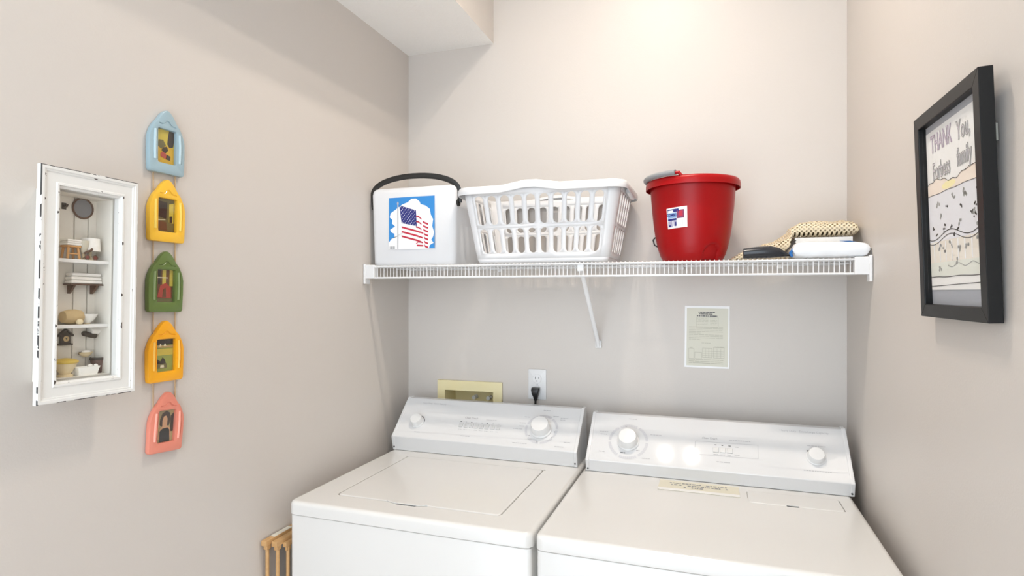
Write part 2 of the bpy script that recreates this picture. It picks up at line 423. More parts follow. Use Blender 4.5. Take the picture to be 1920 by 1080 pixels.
# black arc beside the small knob
a, b = fw.st(783, 791); g = MB()
for i in range(6):
    t0, t1 = math.radians(5+11*i), math.radians(16+11*i)
    g.add([(q*math.cos(t), q*math.sin(t), .0006) for q, t in ((.0255, t0), (.0275, t0), (.0275, t1), (.0255, t1))], [(0, 1, 2, 3)])
part('dial_mark', g.xf(fw.m(a, b, 0)), M['printdark'], washer)

fd = Face(DP, dryer)
fd.knob(1178, 828, .029, .034, .062, 'timer_knob', 10)
fd.knob(1530, 858, .022, .022, None, 'signal_knob')
fd.text('Heavy Duty   Extra Large Capacity', 1507, 810, .0095, M['printgrey'], .98)
fd.line((1120, 799), (1570, 836), .0010, M['printline']); fd.line((1440, 875), (1590, 888), .0010, M['printline'])
for p, q in (((1304, 827), (1421, 835)), ((1421, 835), (1422, 861)), ((1304, 827), (1302, 851)), ((1302, 851), (1422, 861))): fd.line(p, q, .0010, M['printgrey'])
fd.text('Clean Touch', 1330, 822, .0095, M['printmid'], .9, shear=.3); fd.bars(1387, 827, .06, M['printgrey'], .0022)
for i, u in enumerate((1342, 1355, 1368)):
    fd.button(u, 844+i*.8, .0165, .0165); fd.bars(u, 834.5+i, .007, M['printdark'], .0025); fd.bars(u, 852+i, .013, M['printgrey'], .002)
fd.bars(1382, 839, .012, M['printgrey'], .0024); fd.bars(1382, 854, .014, M['printgrey'], .0024); fd.bars(1357, 867, .04, M['printgrey'], .0028)
for (u, v, w) in ((1133, 809, .026), (1133, 814, .024), (1230, 816, .034), (1187, 786, .026), (1211, 860, .024), (1128, 846, .018), (1531, 837, .050), (1533, 884, .07)):
    fd.bars(u, v, w, M['printgrey'], .0024)
fd.bars(1168, 849, .016, M['printdark'], .0026); fd.bars(1196, 845, .010, M['printmid'], .002); fd.bars(1175, 800, .008, M['printmid'], .003)
for (u, v) in ((1515, 846),): fd.bars(u, v, .006, M['printdark'], .005)
# console screws on the small vertical kick
for f, pr, sxs in ((washer, WP, (-1.072, -.417)), (dryer, DP, (-.371, .3595))):
    for sx in sxs:
        nrm = Vector((0, -(pr[1][1]-pr[0][1]), (pr[1][0]-pr[0][0]))).normalized()
        p = Vector((sx, pr[0][0]*.75+pr[1][0]*.25-.0032, pr[0][1]*.75+pr[1][1]*.25))-Vector(f.location)
        q = nrm.to_track_quat('Z', 'Y').to_matrix().to_4x4(); q.translation = p
        part('screw', MB().lathe([(.0028, -.001), (.0028, .001), (.001, .0014)], 10).xf(q), M['printdark'], f, smooth=40)
# lint screen lid of the dryer
lx, ly = .0905-DX0, 1.692-YF
lint = MB(); plate(lint, lx, lx+.228, ly, ly+.092, .912, .9158, .006, .002)
lint = part('lint_screen_lid', lint, M['enamel'], dryer, smooth=50)
cut(lint, MB().box(lx+.092, lx+.122, ly-.002, ly+.004, .90, .93), 50)
grv = MB().box(lx+.092, lx+.122, ly-.0015, ly+.004, .900, .93)                   # finger slot and seams carved into the top
grv.box(lx+.2285, lx+.2305, ly+.004, ly+.09, .909, .93); grv.box(lx-.0025, lx-.0005, ly+.03, ly+.09, .909, .93)
cut(TOPS['clothes_dryer'], grv, 50)
# front door of the dryer, just under the top
part('door_panel', MB().box(.06, DX1-DX0-.06, -.004, .007, .30, .80), M['enamel'], dryer, bevel=.004)
# paper notice on the dryer
nt_ = thing('paper_notice', 'cream paper strip with a typed notice lying on the dryer top', 'notice', (-.04, 1.765, .9146))
part('sheet', MB().box(-.110, .110, -.045, .046, 0, .0006), mat('cream_strip', rgb(228, 223, 204), .6), nt_)
part('sheet_hem', MB().box(-.110, .110, -.045, -.026, .0006, .0010), M['paper'], nt_)
g = MB()
for r, (w, x0) in enumerate(((.18, -.092), (.155, -.075), (.08, -.04))):
    x = x0
    while x < x0+w:
        l = random.uniform(.003, .010); z = .024-r*.016; g.box(x, min(x+l, x0+w), z-.0045, z+.0045*random.uniform(.2, 1), .0010, .0012) if random.random() < .85 else 0; x += l+random.uniform(.0015, .004)
part('typed_text', g, M['printmid'], nt_)

# ------------------------------------------------------------------ wire shelf
SZ = 1.5655; SY = 1.752
shelf = thing('wire_shelf', 'white wire shelf running wall to wall above the machines', 'shelf', ((XL+XR)/2, D, 1.52))
sx0, sx1 = XL+.006, XR-.006; hx = (XL+XR)/2
r_ = .0015
wm = MB().tube([(0, -.004, SZ-1.52), (0, SY-D+.003, SZ-1.52), (0, SY-D, SZ-1.5225), (0, SY-D, .003)], r_, 5).mesh('wire', M['wire'], 60)
nw = 119
for i in range(nw):
    link('wire', wm, shelf, (sx0+.02+(sx1-sx0-.04)*i/(nw-1)-hx, 0, 0))
for (y, z, r) in ((SY-.0032, SZ-.004, .0026), (SY-.0005, 1.524, .0032), (D-.006, SZ-.004, .003), ((SY+D)/2+.05, SZ-.004, .003), (SY+.06, SZ-.004, .003)):
    part('rod', MB().tube([(sx0-hx, y-D, z-1.52), (sx1-hx, y-D, z-1.52)], r, 8), M['wire'], shelf, smooth=50)
for sg, xw in ((-1, XL), (1, XR)):
    b = MB(); xa, xb = sorted((xw-hx-sg*.001, xw-hx-sg*.042)); b.box(xa, xb, SY-D-.008, SY-D+.016, .001, .0485)
    e = part('end_bracket', b, M['whiteplastic'], shelf, bevel=.003)
    xa, xb = sorted((xw-hx-sg*.001, xw-hx-sg*.009)); part('flange', MB().box(xa, xb, SY-D-.011, SY-D+.02, -.017, .052), M['whiteplastic'], e, bevel=.002)
for x in (-.75, -.1, .2):
    part('wall_clip', MB().box(x-hx-.008, x-hx+.008, -.012, -.0005, .03, .056), M['whiteplastic'], shelf, bevel=.002)
bx = -.381-hx
br = part('brace', MB().tube([(bx, SY-D+.006, SZ-1.52-.006), (bx, SY-D+.012, SZ-1.52-.016), (bx-.001, -.012, 1.300-1.52), (bx-.001, -.008, 1.284-1.52)], .0065, 10, flat=(1.1, .6)), M['wire'], shelf, smooth=50)
part('foot_plate', MB().box(bx-.011, bx+.011, -.008, -.0005, 1.279-1.52, 1.306-1.52), M['whiteplastic'], br, bevel=.002)
part('hook', MB().box(bx-.010, bx+.010, SY-D-.002, SY-D+.020, SZ-1.52-.028, SZ-1.52-.002), M['whiteplastic'], br, bevel=.004)
ZT = SZ+r_+.0003                                        # top of the wires

# ------------------------------------------------------------------ foam cooler
cl = thing('foam_cooler', 'white foam cooler box with a black handle and a flag picture on its front', 'cooler', (-.9635, 1.905, ZT))
cb = MB(); cw, cd, ch = .322, .27, .266
rs = []
for z, k in ((0, .004), (.006, 0), (ch-.022, 0), (ch-.010, .003), (ch-.003, .009), (ch, .018)):
    e = .006*(1-z/ch)
    rs.append([(x, y, z) for x, y in rrect(-cw/2+k+e, cw/2-k-e, -cd/2+k+e, cd/2-k-e, .022-k*.5, 6)])
part('box', cb.rings(rs), M['foam'], cl, smooth=40)
hp = []
for k in range(25):
    a = PI*k/24; hp.append((-math.cos(a)*.1650, -.112-.010*math.sin(a), ch-.030+.067*math.sin(a)**.75))
hd = MB().tube([(-.1650, -.109, ch-.06)]+hp+[(.1650, -.109, ch-.06)], .0075, 8, flat=(1.25, .40))
# side pivots
h_ = part('handle', hd, M['blackband'], cl, smooth=50)
for sg in (-1, 1):
    part('pivot', MB().lathe([(.012, 0), (.012, .005), (.009, .0065)], 16).xf(Matrix.Translation((sg*.1585, -.109, ch-.06)) @ Matrix.Rotation(sg*PI/2, 4, 'Y')), M['blackband'], h_, smooth=40)
# the flag picture: local print plane just in front of the box; (s,t) in 0..1 measured on the picture
px0, px1, pz0, pz1 = -.0865, .0865, .055, .230
def pp(s, t, k=1): return (px0+(px1-px0)*s, -cd/2-.0004*k-.0002, pz0+(pz1-pz0)*t)
part('sky_print', MB().poly([pp(0, .12), pp(.25, .0), pp(1, 0), pp(1, 1), pp(0, 1)]), M['sky'], cl)
cloud = [(0, .0), (0, .13), (.06, .2), (.13, .22), (.12, .30), (.05, .33), (.03, .38), (.14, .44), (.07, .5), (.08, .57), (.02, .62), (.04, .70), (.14, .76), (.20, .80), (.30, .86), (.42, .90), (.50, .96), (.60, .96), (.68, .90), (.70, .85), (.80, .82), (.90, .75), (.92, .64), (.97, .55), (.95, .42), (.99, .30), (.97, .22), (.93, .16), (.98, .10), (.90, .06), (.88, -.01), (.6, -.01)]
mb = MB(); c0 = len(cloud); ctr = (.5, .4)
mb.add([pp(*ctr, 2)]+[pp(s, t, 2) for s, t in cloud], [(0, 1+i, 1+(i+1) % c0) for i in range(c0)])
part('cloud_print', mb, M['white'], cl)
mb = MB().add([pp(.19, .0, 3), pp(.215, 0, 3), pp(.215, .86, 3), pp(.19, .86, 3)], [(0, 1, 2, 3)])
mb.add([pp(.202+.02*math.cos(a*PI/4), .885+.035*math.sin(a*PI/4), 3) for a in range(8)], [tuple(range(8))])
part('flag_pole_print', mb, M['printgrey'], cl)
def qd(s, t):                                           # canton quad
    A, B, C_, D_ = (.235, .845), (.60, .735), (.62, .43), (.285, .50)
    top = (A[0]+(B[0]-A[0])*s, A[1]+(B[1]-A[1])*s); bot = (D_[0]+(C_[0]-D_[0])*s, D_[1]+(C_[1]-D_[1])*s)
    return (bot[0]+(top[0]-bot[0])*t, bot[1]+(top[1]-bot[1])*t)
part('canton_print', MB().poly([pp(*qd(*q), 3) for q in ((0, 0), (1, 0), (1, 1), (0, 1))]), M['navy'], cl)
mb = MB()
for j in range(9):
    for i in range(6 if j % 2 == 0 else 5):
        s, t = (i+.5+(.5 if j % 2 else 0))/6, (j+.5)/9; c = qd(s, t)
        mb.poly([pp(c[0]+.012*(1 if k % 2 == 0 else .45)*math.sin(k*PI/5), c[1]+.012*(1 if k % 2 == 0 else .45)*math.cos(k*PI/5), 4) for k in range(10)])
part('stars_print', mb, M['white'], cl)
mb = MB()
def band(ps, h):
    for (s0, t0), (s1, t1) in zip(ps, ps[1:]):
        mb.add([pp(s0, t0-h, 3), pp(s1, t1-h, 3), pp(s1, t1, 3), pp(s0, t0, 3)], [(0, 1, 2, 3)])
for k in range(3):
    o_ = .088*k
    band([(.285, .44-o_), (.45, .395-o_), (.60, .355-o_), (.69, .325-o_)], .034)
    band([(.69, .325-o_), (.73, .315-o_*1.05), (.75, .30-o_)], .03)
for k in range(7):
    o_ = .074*k
    band([(.75+.012*k*.5, .525-o_), (.80, .50-o_), (.865, .475-o_)], .034)
for k in range(3):
    band([(.60, .64-k*.105), (.66, .625-k*.105), (.72, .575-k*.10)], .028)
band([(.60, .10), (.66, .135), (.70, .12)], .016); band([(.62, .075), (.68, .07), (.76, .065)], .03)
part('stripes_print', mb, M['stripe'], cl)
mb = MB()
for i in range(10):
    s = .02+i*.012; w = random.choice((.004, .008)); mb.add([pp(s, .0, 3), pp(s+w, 0, 3), pp(s+w, .055, 3), pp(s, .055, 3)], [(0, 1, 2, 3)])
part('bars_print', mb, M['printmid'], cl)

# ------------------------------------------------------------------ laundry basket
bk = thing('laundry_basket', 'white plastic laundry basket with rows of oval slots', 'basket', (-.5125, 1.885, ZT))
BH = .236
def bdim(t):                                            # half sizes of the wall at height fraction t
    return .212+.043*t, .118+.032*t, .022+.012*t
def bpt(side, s, t):
    """side 0 front,1 right,2 back,3 left straight part; s 0..1"""
    a, b, r = bdim(t); z = BH*t
    if side == 0: return Vector((-(a-r)+2*(a-r)*s, -b, z))
    if side == 1: return Vector((a, -(b-r)+2*(b-r)*s, z))
    if side == 2: return Vector(((a-r)-2*(a-r)*s, b, z))
    return Vector((-a, (b-r)-2*(b-r)*s, z))
def bcorner(side, s, t):
    a, b, r = bdim(t); z = BH*t
    cx, cy, a0 = ((a-r, -(b-r), -90), (a-r, b-r, 0), (-(a-r), b-r, 90), (-(a-r), -(b-r), 180))[side]
    an = math.radians(a0+90*s); return Vector((cx+r*math.cos(an), cy+r*math.sin(an), z))
wall = MB()
T = [.06, .130, .465, .510, .905, 1.0]
def quadgrid(fn, s0, s1, t0, t1, ns, nt):
    v = [fn(s0+(s1-s0)*i/ns, t0+(t1-t0)*j/nt) for j in range(nt+1) for i in range(ns+1)]
    wall.add(v, [(j*(ns+1)+i, j*(ns+1)+i+1, (j+1)*(ns+1)+i+1, (j+1)*(ns+1)+i) for j in range(nt) for i in range(ns)])
def cell(fn, s0, s1, t0, t1, fw_, wid, hgt):            # a wall cell with a stadium slot
    n = 28; sm, tm = (s0+s1)/2, (t0+t1)/2; rw = fw_*wid/2; rh = hgt/2*.97; inner = []; outer = []
    straight = max(rh-rw, 0)
    for k in range(n):
        an = 2*PI*k/n+PI/n; cx, sy = math.cos(an), math.sin(an)
        x = rw*cx; y = rw*sy+(straight if sy > 0 else -straight)
        inner.append(fn(sm+(s1-s0)*x/wid, tm+(t1-t0)*y/hgt))
        q = max(abs(cx), abs(sy)); ox, oy = cx/q, sy/q
        outer.append(fn(sm+(s1-s0)*ox/2, tm+(t1-t0)*oy/2))
    # add exact corners of the cell
    wall.rings([outer, inner], False, False)
    for k in range(n):
        p, q = outer[k], outer[(k+1) % n]
        a0 = 2*PI*k/n+PI/n; a1 = a0+2*PI/n
        for c in range(4):
            ca = PI/4+c*PI/2
            if a0 < ca-1e-9 < a1-2e-9 or a0 < ca+2*PI < a1:
                cc = fn(sm+(s1-s0)*(1 if math.cos(ca) > 0 else -1)/2, tm+(t1-t0)*(1 if math.sin(ca) > 0 else -1)/2)
                wall.add([p, cc, q], [(0, 1, 2)])
for side in range(4):
    fn = lambda s, t, side=side: bpt(side, s, t)
    nc = 10 if side % 2 == 0 else 5
    m0, m1 = (.005, .995) if side % 2 == 0 else (.02, .98)
    L = (2*.20 if side % 2 == 0 else 2*.10)*(m1-m0)/nc
    quadgrid(fn, 0, 1, T[0], T[1], nc, 1); quadgrid(fn, 0, 1, T[2], T[3], nc, 1); quadgrid(fn, 0, 1, T[4], T[5], nc, 2)
    for (t0, t1) in ((T[1], T[2]), (T[3], T[4])):
        quadgrid(fn, 0, m0, t0, t1, 1, 2); quadgrid(fn, m1, 1, t0, t1, 1, 2)
        for c in range(nc):
            cell(fn, m0+(m1-m0)*c/nc, m0+(m1-m0)*(c+1)/nc, t0, t1, (.63 if side % 2 == 0 else .6), L, BH*(t1-t0))
    fc = lambda s, t, side=side: bcorner(side, s, t)
    quadgrid(fc, 0, 1, T[0], 1, 6, 6)
def bloop(t, grow=0, z=None, n=6, m=12):
    p = []
    for side in range(4):
        for i in range(m): p.append(bpt(side, i/m, t))
        for i in range(n): p.append(bcorner(side, i/n, t))
    if grow or z is not None:
        a, b, r = bdim(t); q = []
        for v in p:
            k = Vector((v.x/(a), v.y/b, 0))
            dx = max(abs(v.x)-(a-r), 0)*(1 if v.x > 0 else -1); dy = max(abs(v.y)-(b-r), 0)*(1 if v.y > 0 else -1)
            dvec = Vector((dx, dy, 0)); dvec = dvec.normalized() if dvec.length > 1e-6 else Vector((0, 0, 0))
            q.append(Vector((v.x, v.y, v.z if z is None else z))+dvec*grow)
        p = q
    return p
part('wall', wall, M['basket'], bk, smooth=40, merge=.0004, solid=.0024)
bot = MB().rings([bloop(.06), bloop(.02, -.004, .0045), bloop(0, -.014, .0012)], False, True)
part('bottom', bot, M['basket'], bk, smooth=50, merge=.0003, solid=.0024)
def bump(x):
    u_ = (x+.02)/.055
    return .013*(1/(1+math.exp(-(x+.075)/.012)))*(1/(1+math.exp((x-.035)/.012)))
rimprof = [(-.001, -.004), (.001, .003), (.007, .0065), (.014, .0045), (.0185, -.002), (.0195, -.012), (.0185, -.019), (.0165, -.019), (.0172, -.011), (.016, -.003), (.012, .001), (.006, .0025), (.003, -.001), (.001, -.005)]
def rimpt(v, g, dz):
    e = 1.0
    if abs(v.x) > .235: e = 1+.35*max(0, 1-abs(v.y)/.12)
    return v+Vector((0, 0, dz*e+(bump(v.x) if abs(v.y) > .1 else 0)))
rim = []
for g_, dz in rimprof:
    rim.append([rimpt(v, g_, dz) for v in bloop(1.0, g_)])
part('rim', MB().rings(rim, loop=True), M['basket'], bk, smooth=60)
for sg in (-1, 1):                                      # end grips hanging under the rim
    gp = MB(); pts = []
    for k in range(9):
        y = -.045+.115*k/8; pts.append((sg*(.265+.004*math.sin(PI*k/8)), y, BH-.014-.010*math.sin(PI*k/8)))
    gp.tube(pts, .0085, 12)
    part('grip', gp, M['basket'], bk, smooth=50)

# ------------------------------------------------------------------ red bucket
bu = thing('bucket', 'round red plastic bucket with a grey grip and a paper label', 'bucket', (-.0605, 1.892, ZT))
prof = [(.084, 0), (.0875, .004), (.0955, .02), (.1035, .045), (.1090, .07), (.1145, .105), (.1205, .16), (.1240, .205), (.1260, .238)]
n = 96; rs = []; H = .247
def br_(z):
    for (r0, z0), (r1, z1) in zip(prof, prof[1:]):
        if z <= z1: return r0+(r1-r0)*(z-z0)/(z1-z0)
    return prof[-1][0]
zs = [0, .003]+[.008+.006*k for k in range(39)]
ga = math.radians(-53)                                  # direction of the moulded finger hold
for z in zs:
    ring = []
    for i in range(n):
        a = 2*PI*i/n; r = br_(z); da = (a-ga+PI) % (2*PI)-PI
        x = da*r/.025; zz = z/.047
        inside = 1/(1+math.exp(min(60, (x*x+max(0, zz-.35)**2*2.4-1)*14)))
        r -= .026*inside
        ring.append((r*math.cos(a), r*math.sin(a), z))
    rs.append(ring)
inner = [[(r*math.cos(2*PI*i/n), r*math.sin(2*PI*i/n), z) for i in range(n)] for r, z in ((.1235, .236), (.112, .11), (.092, .03), (.080, .006))]
part('shell', MB().rings(rs+inner), M['red'], bu, smooth=60)
rp = [(.1235, .236), (.1245, .243), (.128, .2465), (.134, .2465), (.138, .242), (.1395, .234), (.1395, .222), (.1375, .222), (.1372, .232), (.134, .238), (.128, .239)]
part('rim', MB().rings([[(r*math.cos(2*PI*i/n), r*math.sin(2*PI*i/n), z) for i in range(n)] for r, z in rp], loop=True), M['red'], bu, smooth=50)
# bail folded down on the rim, running round the left side
def bail(a0, a1, r0, z0, k=20): return [((r0)*math.cos(math.radians(a0+(a1-a0)*i/k)), r0*math.sin(math.radians(a0+(a1-a0)*i/k)), z0) for i in range(k+1)]
ba = [(.130*math.cos(math.radians(-100)), .130*math.sin(math.radians(-100)), .240)]+bail(-104, -252, .1365, .2535)+[(.130*math.cos(math.radians(-256)), .130*math.sin(math.radians(-256)), .240)]
bl = part('bail', MB().tube(ba, .0055, 10, flat=(1, .9)), M['red'], bu, smooth=50)
part('grip', MB().tube(bail(-108, -216, .1375, .2545), .0095, 12, flat=(1, .85)), M['grip'], bl, smooth=50)
# rear hook that holds the wringer, seen as a dark loop low on the left
a = math.radians(188)
part('hook', MB().tube([(.110*math.cos(a), .110*math.sin(a), .078), (.1175*math.cos(a), .1175*math.sin(a), .070), (.113*math.cos(a), .113*math.sin(a), .054), (.102*math.cos(a), .102*math.sin(a), .048)], .0022, 8), M['black'], bu, smooth=50)
# label wrapped on the shell
def onb(ang, z, off=.0006):
    r = br_(z)+off; a = math.radians(ang); return (r*math.cos(a), r*math.sin(a), z)
LA0, LA1, LZ0, LZ1 = -125.5, -95.0, .096, .156
def lab(s0, s1, t0, t1, m_, name, k=1, par=None):
    ns = max(2, int(10*(s1-s0))); v = []
    for j in range(3):
        for i in range(ns+1):
            s = s0+(s1-s0)*i/ns; t = t0+(t1-t0)*j/2
            v.append(onb(LA0+(LA1-LA0)*s, LZ0+(LZ1-LZ0)*t+.004*(s-.5), .0005*k))
    return part(name, MB().add(v, [(j*(ns+1)+i, j*(ns+1)+i+1, (j+1)*(ns+1)+i+1, (j+1)*(ns+1)+i) for j in range(2) for i in range(ns)]), m_, par or bu)
lb = lab(0, 1, 0, 1, M['white'], 'label')
M['lavender'] = mat('lavender_print', rgb(176, 172, 196), .5); M['plum'] = mat('plum_print', rgb(140, 56, 96), .5); M['ltblue'] = mat('light_blue_print', rgb(150, 186, 226), .5)
for args in ((.05, .62, .78, .93, M['navy'], 'print'), (.08, .35, .77, .88, M['white'], 'print'), (.05, .50, .50, .75, M['ltblue'], 'print'), (.52, .86, .46, .86, M['plum'], 'print'),
             (.62, .80, .56, .80, M['stripe'], 'print'), (.05, .50, .38, .48, M['navy'], 'print'), (.05, .28, .08, .36, M['lavender'], 'print'), (.34, .50, .12, .36, M['lavender'], 'print'),
             (.08, .20, .10, .18, M['navy'], 'print'), (.42, .48, .10, .30, M['navy'], 'print')):
    lab(*args, k=2 if args[4] not in (M['white'], M['stripe']) and not (args[4] is M['navy'] and args[0] > .07) else 3, par=lb)
for i in range(3): lab(.66+.11*i, .67+.11*i, .1, .36, M['printgrey'], 'print', 2, lb)
tm = text_mb('COMBO', .0105, Matrix.Identity(4), .9, bold=.0004)
tv = []
for x, y, z in tm.v:
    tv.append(onb(LA0+(LA1-LA0)*.275+math.degrees(x/.12), LZ0+(LZ1-LZ0)*.625+y, .0018))
part('print', MB().add(tv, tm.f), M['navy'], lb)

# ------------------------------------------------------------------ things at the right end of the shelf
wb = thing('cardboard_box', 'flat white cardboard box under the mesh bag by the right wall', 'box', (.294, 1.935, ZT))
part('carton', MB().box(-.072, .072, -.085, .085, 0, .0625), M['paper'], wb, bevel=.002)
part('lid_flap', MB().box(-.0725, .0725, -.0858, -.0848, .036, .0625), M['paper'], wb)

pk = thing('plastic_pack', 'white plastic packet with blue print lying at the shelf end in front of a box', 'packet', (.296, 1.792, ZT))
mb = MB(); rs = []; NX = 26
for i in range(NX+1):
    s = -1+2*i/NX; x = .0925*s; e = (1-abs(s)**10)**.5 if abs(s) < 1 else .06
    e = max(e, .10); ring = []
    for k in range(20):
        a = 2*PI*k/20; cy, cz = math.cos(a), math.sin(a)
        y = .047*math.copysign(abs(cy)**.35, cy)*(.85+.15*e); z = .0215*math.copysign(abs(cz)**.40, cz)*e
        w = .0022*math.sin(9*s+3*a)+.0016*math.sin(17*s-2*a+1)
        zc = .0225-.003*(s > .6)*(s-.6)
        ring.append((x+.006*(cz > 0)*max(0, s-.5), y*(1+w*6), max(zc+z*(1+w*9)-.004*max(0, s)*(cz > .2), .0004)))
    rs.append(ring)
M['film'] = mat('white_film', rgb(240, 242, 244), .3, bump=.25, bscale=28)
part('film', mb.rings(rs), M['film'], pk, smooth=60)
M['packblue'] = mat('pack_blue', rgb(38, 108, 178), .4)
part('blue_flap', MB().tube([(.035, .035, .0475), (.060, .036, .0475), (.085, .030, .041)], .006, 8, flat=(1, .35)), M['packblue'], pk, smooth=50)
part('blue_corner', MB().tube([(-.0925, -.035, .004), (-.097, -.036, .014), (-.091, -.036, .026)], [.006, .008, .003], 8, flat=(.6, .8)), M['packblue'], pk, smooth=50)

# mesh bag draped from the wires up over the box
bg_ = thing('mesh_bag', 'cream net laundry bag draped up over a white box', 'bag', (.20, 1.93, ZT))
xs = [-.154, -.140, -.12, -.09, -.06, -.035, -.012, .006, .0135, .035, .06, .09, .12, .150, .168, .178]
tops = [.004, .014, .026, .036, .047, .056, .068, .080, .095, .108, .113, .110, .110, .112, .108, .096]
bots = [.0, .0, .0, .0, .0, .0, .0, .0, .0640, .0640, .0640, .0640, .0640, .0640, .0645, .070]
rs = []; NK = 28; uvs = []
for i, (x, tz, bz) in enumerate(zip(xs, tops, bots)):
    ring = []
    for k in range(NK):
        a = 2*PI*k/NK; cy, cz = math.cos(a), math.sin(a)
        hw = .082 if i < 8 else .088
        if i in (0,): hw = .06
        y = hw*math.copysign(abs(cy)**.7, cy); zm = (tz+bz)/2; hz = (tz-bz)/2
        z = zm+hz*math.copysign(abs(cz)**.6, cz)+(.0022*math.sin(40*x+5*a)+.002*math.sin(85*x-3*a) if cz > -.1 else 0)
        ring.append((x, y, max(z, bz+.0003)))
    rs.append(ring)
mb = MB().rings(rs)
me = mb.mesh('netting', M['net'], 70)
uvl = me.uv_layers.new(name='UVMap')
for li, lp in enumerate(me.loops):
    v = me.vertices[lp.vertex_index].co; i = lp.vertex_index
    s = v.x/.0085; t = (v.y*.55+v.z*1.0)/.0080
    uvl.data[li].uv = ((s+t)*.72, (s-t)*.72)
link('netting', me, bg_)
rs2 = []
for ring, tz, bz in zip(rs[1:-1], tops[1:-1], bots[1:-1]):
    zc = (tz+bz)/2; rs2.append([(x, y*.95, max(zc+(z-zc)*.40, bz+.0006)) for x, y, z in ring])
part('added_filling', MB().rings(rs2), mat('cream_cloth', rgb(226, 212, 184), .9, noise=.05, nscale=60), bg_, smooth=60)  # made-up filling, added behind the net to set the tone of its holes
part('drawstring_hem', MB().tube([(.178, -.07, .082), (.183, -.03, .094), (.184, .02, .097), (.178, .07, .090)], .006, 8), mat('cream_hem', rgb(232, 214, 178), .8), bg_, smooth=50)

nz = thing('vacuum_nozzle', 'glossy black plastic nozzle lying on the shelf in front of the mesh bag', 'nozzle', (.137, 1.790, ZT))
sec = [(-.056, .0125, .016), (-.0555, .0145, .0175), (-.02, .0165, .0195), (.015, .0170, .0205), (.038, .013, .0185), (.052, .007, .014), (.057, .0045, .012)]
rs = [[(x, 1.25*r*math.cos(2*PI*k/20), zc+r*math.sin(2*PI*k/20)) for k in range(20)] for x, r, zc in sec]
M['gloss'] = mat('glossy_black', rgb(40, 42, 48), .22)
rs = [[(x, 1.25*r*math.cos(2*PI*k/20), zc+r*math.sin(2*PI*k/20)) for k in range(20)] for x, r, zc in ((-.012, .0105, .0195), (-.054, .0108, .016))]+rs
part('body', MB().rings(rs), M['gloss'], nz, smooth=50)
part('cable', MB().tube([(.054, 0, .012), (.064, -.004, .010), (.070, .004, .022), (.073, .012, .034), (.0785, .016, .046)], [.005, .004, .004, .0035, .003], 8), M['black'], nz, smooth=50)
part('strap', MB().tube([(.050, .006, .014), (.060, .010, .026), (.072, .014, .040), (.079, .02, .052)], .005, 8, flat=(1.3, .4)), M['blackband'], nz, smooth=50)

# ------------------------------------------------------------------ back wall: outlet, notice, supply box
ol = thing('wall_outlet', 'white duplex wall outlet with a black plug in its lower socket', 'outlet', (-.6055, D, 1.140))
cpl = part('cover_plate', MB().rings([[(x, 0, z) for x, z in rrect(-.0335, .0335, -.0545, .0545, .004)], [(x, -.0045, z) for x, z in rrect(-.0335, .0335, -.0545, .0545, .004)], [(x, -.006, z) for x, z in rrect(-.0315, .0315, -.0525, .0525, .004)]]), M['whiteplastic'], ol, smooth=40)
for sg in (1, -1):
    mtx = Matrix.Translation((0, -.006, sg*.0205)) @ Matrix.Rotation(PI/2, 4, 'X')
    s_ = part('socket', MB().lathe([(.0168, -.001), (.0168, .0012), (.016, .002)], 24).xf(mtx), M['whiteplastic'], ol, smooth=40)
    if sg > 0:
        for tgt in (s_, cpl):
            sl = MB().box(-.0075, -.0055, -.02, -.0008, .0185, .0275).box(.0055, .0075, -.02, -.0008, .0195, .0275)
            sl.lathe([(.0024, 0), (.0024, .02)], 10, mtx=Matrix.Translation((0, -.0008, .0125)) @ Matrix.Rotation(PI/2, 4, 'X'))
            cut(tgt, sl, 40)
part('screw', MB().lathe([(.0028, 0), (.0022, .001)], 10).xf(Matrix.Translation((0, -.006, 0)) @ Matrix.Rotation(PI/2, 4, 'X')), M['printgrey'], ol)
pl = thing('power_plug', 'black power plug with its cord running down behind the washing machine', 'plug', (-.607, D, 1.120))
rs = []
for z, w, d0, d1 in ((.010, .014, .010, .030), (.002, .0145, .010, .034), (-.010, .0125, .010, .034), (-.024, .008, .014, .028), (-.036, .0055, .016, .026)):
    rs.append([(x, y, z) for x, y in rrect(-w, w, -d1, -d0, .004, 4)])
part('plug_body', MB().rings(rs), M['black'], pl, smooth=50)
part('cord', MB().tube([(0, -.021, -.030), (-.001, -.021, -.06), (-.003, -.018, -.10), (-.005, -.016, -.2), (-.005, -.016, -.6)], .0042, 10), M['black'], pl, smooth=60)
part('prong', MB().box(-.007, -.0055, -.011, -.009, -.006, .0), M['steel'], pl)

nb = thing('wall_notice', 'printed yellowed sheet in a clear white-edged sleeve on the back wall', 'notice', (-.0205, D, 1.2235))
nb.rotation_euler = (0, math.radians(.5), 0)
nw_, nh = .1415, .2065
part('sleeve', MB().box(-nw_/2, nw_/2, -.0016, -.0002, 0, nh), M['white'], nb, bevel=.0005)
part('sheet', MB().box(-nw_/2+.0065, nw_/2-.0045, -.0024, -.0017, .006, nh-.0085), M['papercream'], nb)
def tline(mb_, xa, xb, z, h, y=-.0026, wmin=.003, wmax=.012, gap=.0014):
    x = xa
    while x < xb:
        l = min(random.uniform(wmin, wmax), xb-x); mb_.add([(x, y, z-h/2), (x+l, y, z-h/2), (x+l, y, z+h/2), (x, y, z+h/2)], [(0, 1, 2, 3)]); x += l+gap
a_ = MB(); tline(a_, -.027, .026, .1850, .0030); tline(a_, -.024, .018, .1790, .0026); tline(a_, -.032, .032, .1725, .0034)
part('heading_text', a_, M['printdark'], nb)
M['faded'] = mat('faded_print', rgb(178, 175, 158), .6); M['faded2'] = mat('faint_faded_print', rgb(192, 190, 174), .6)
a_ = MB()
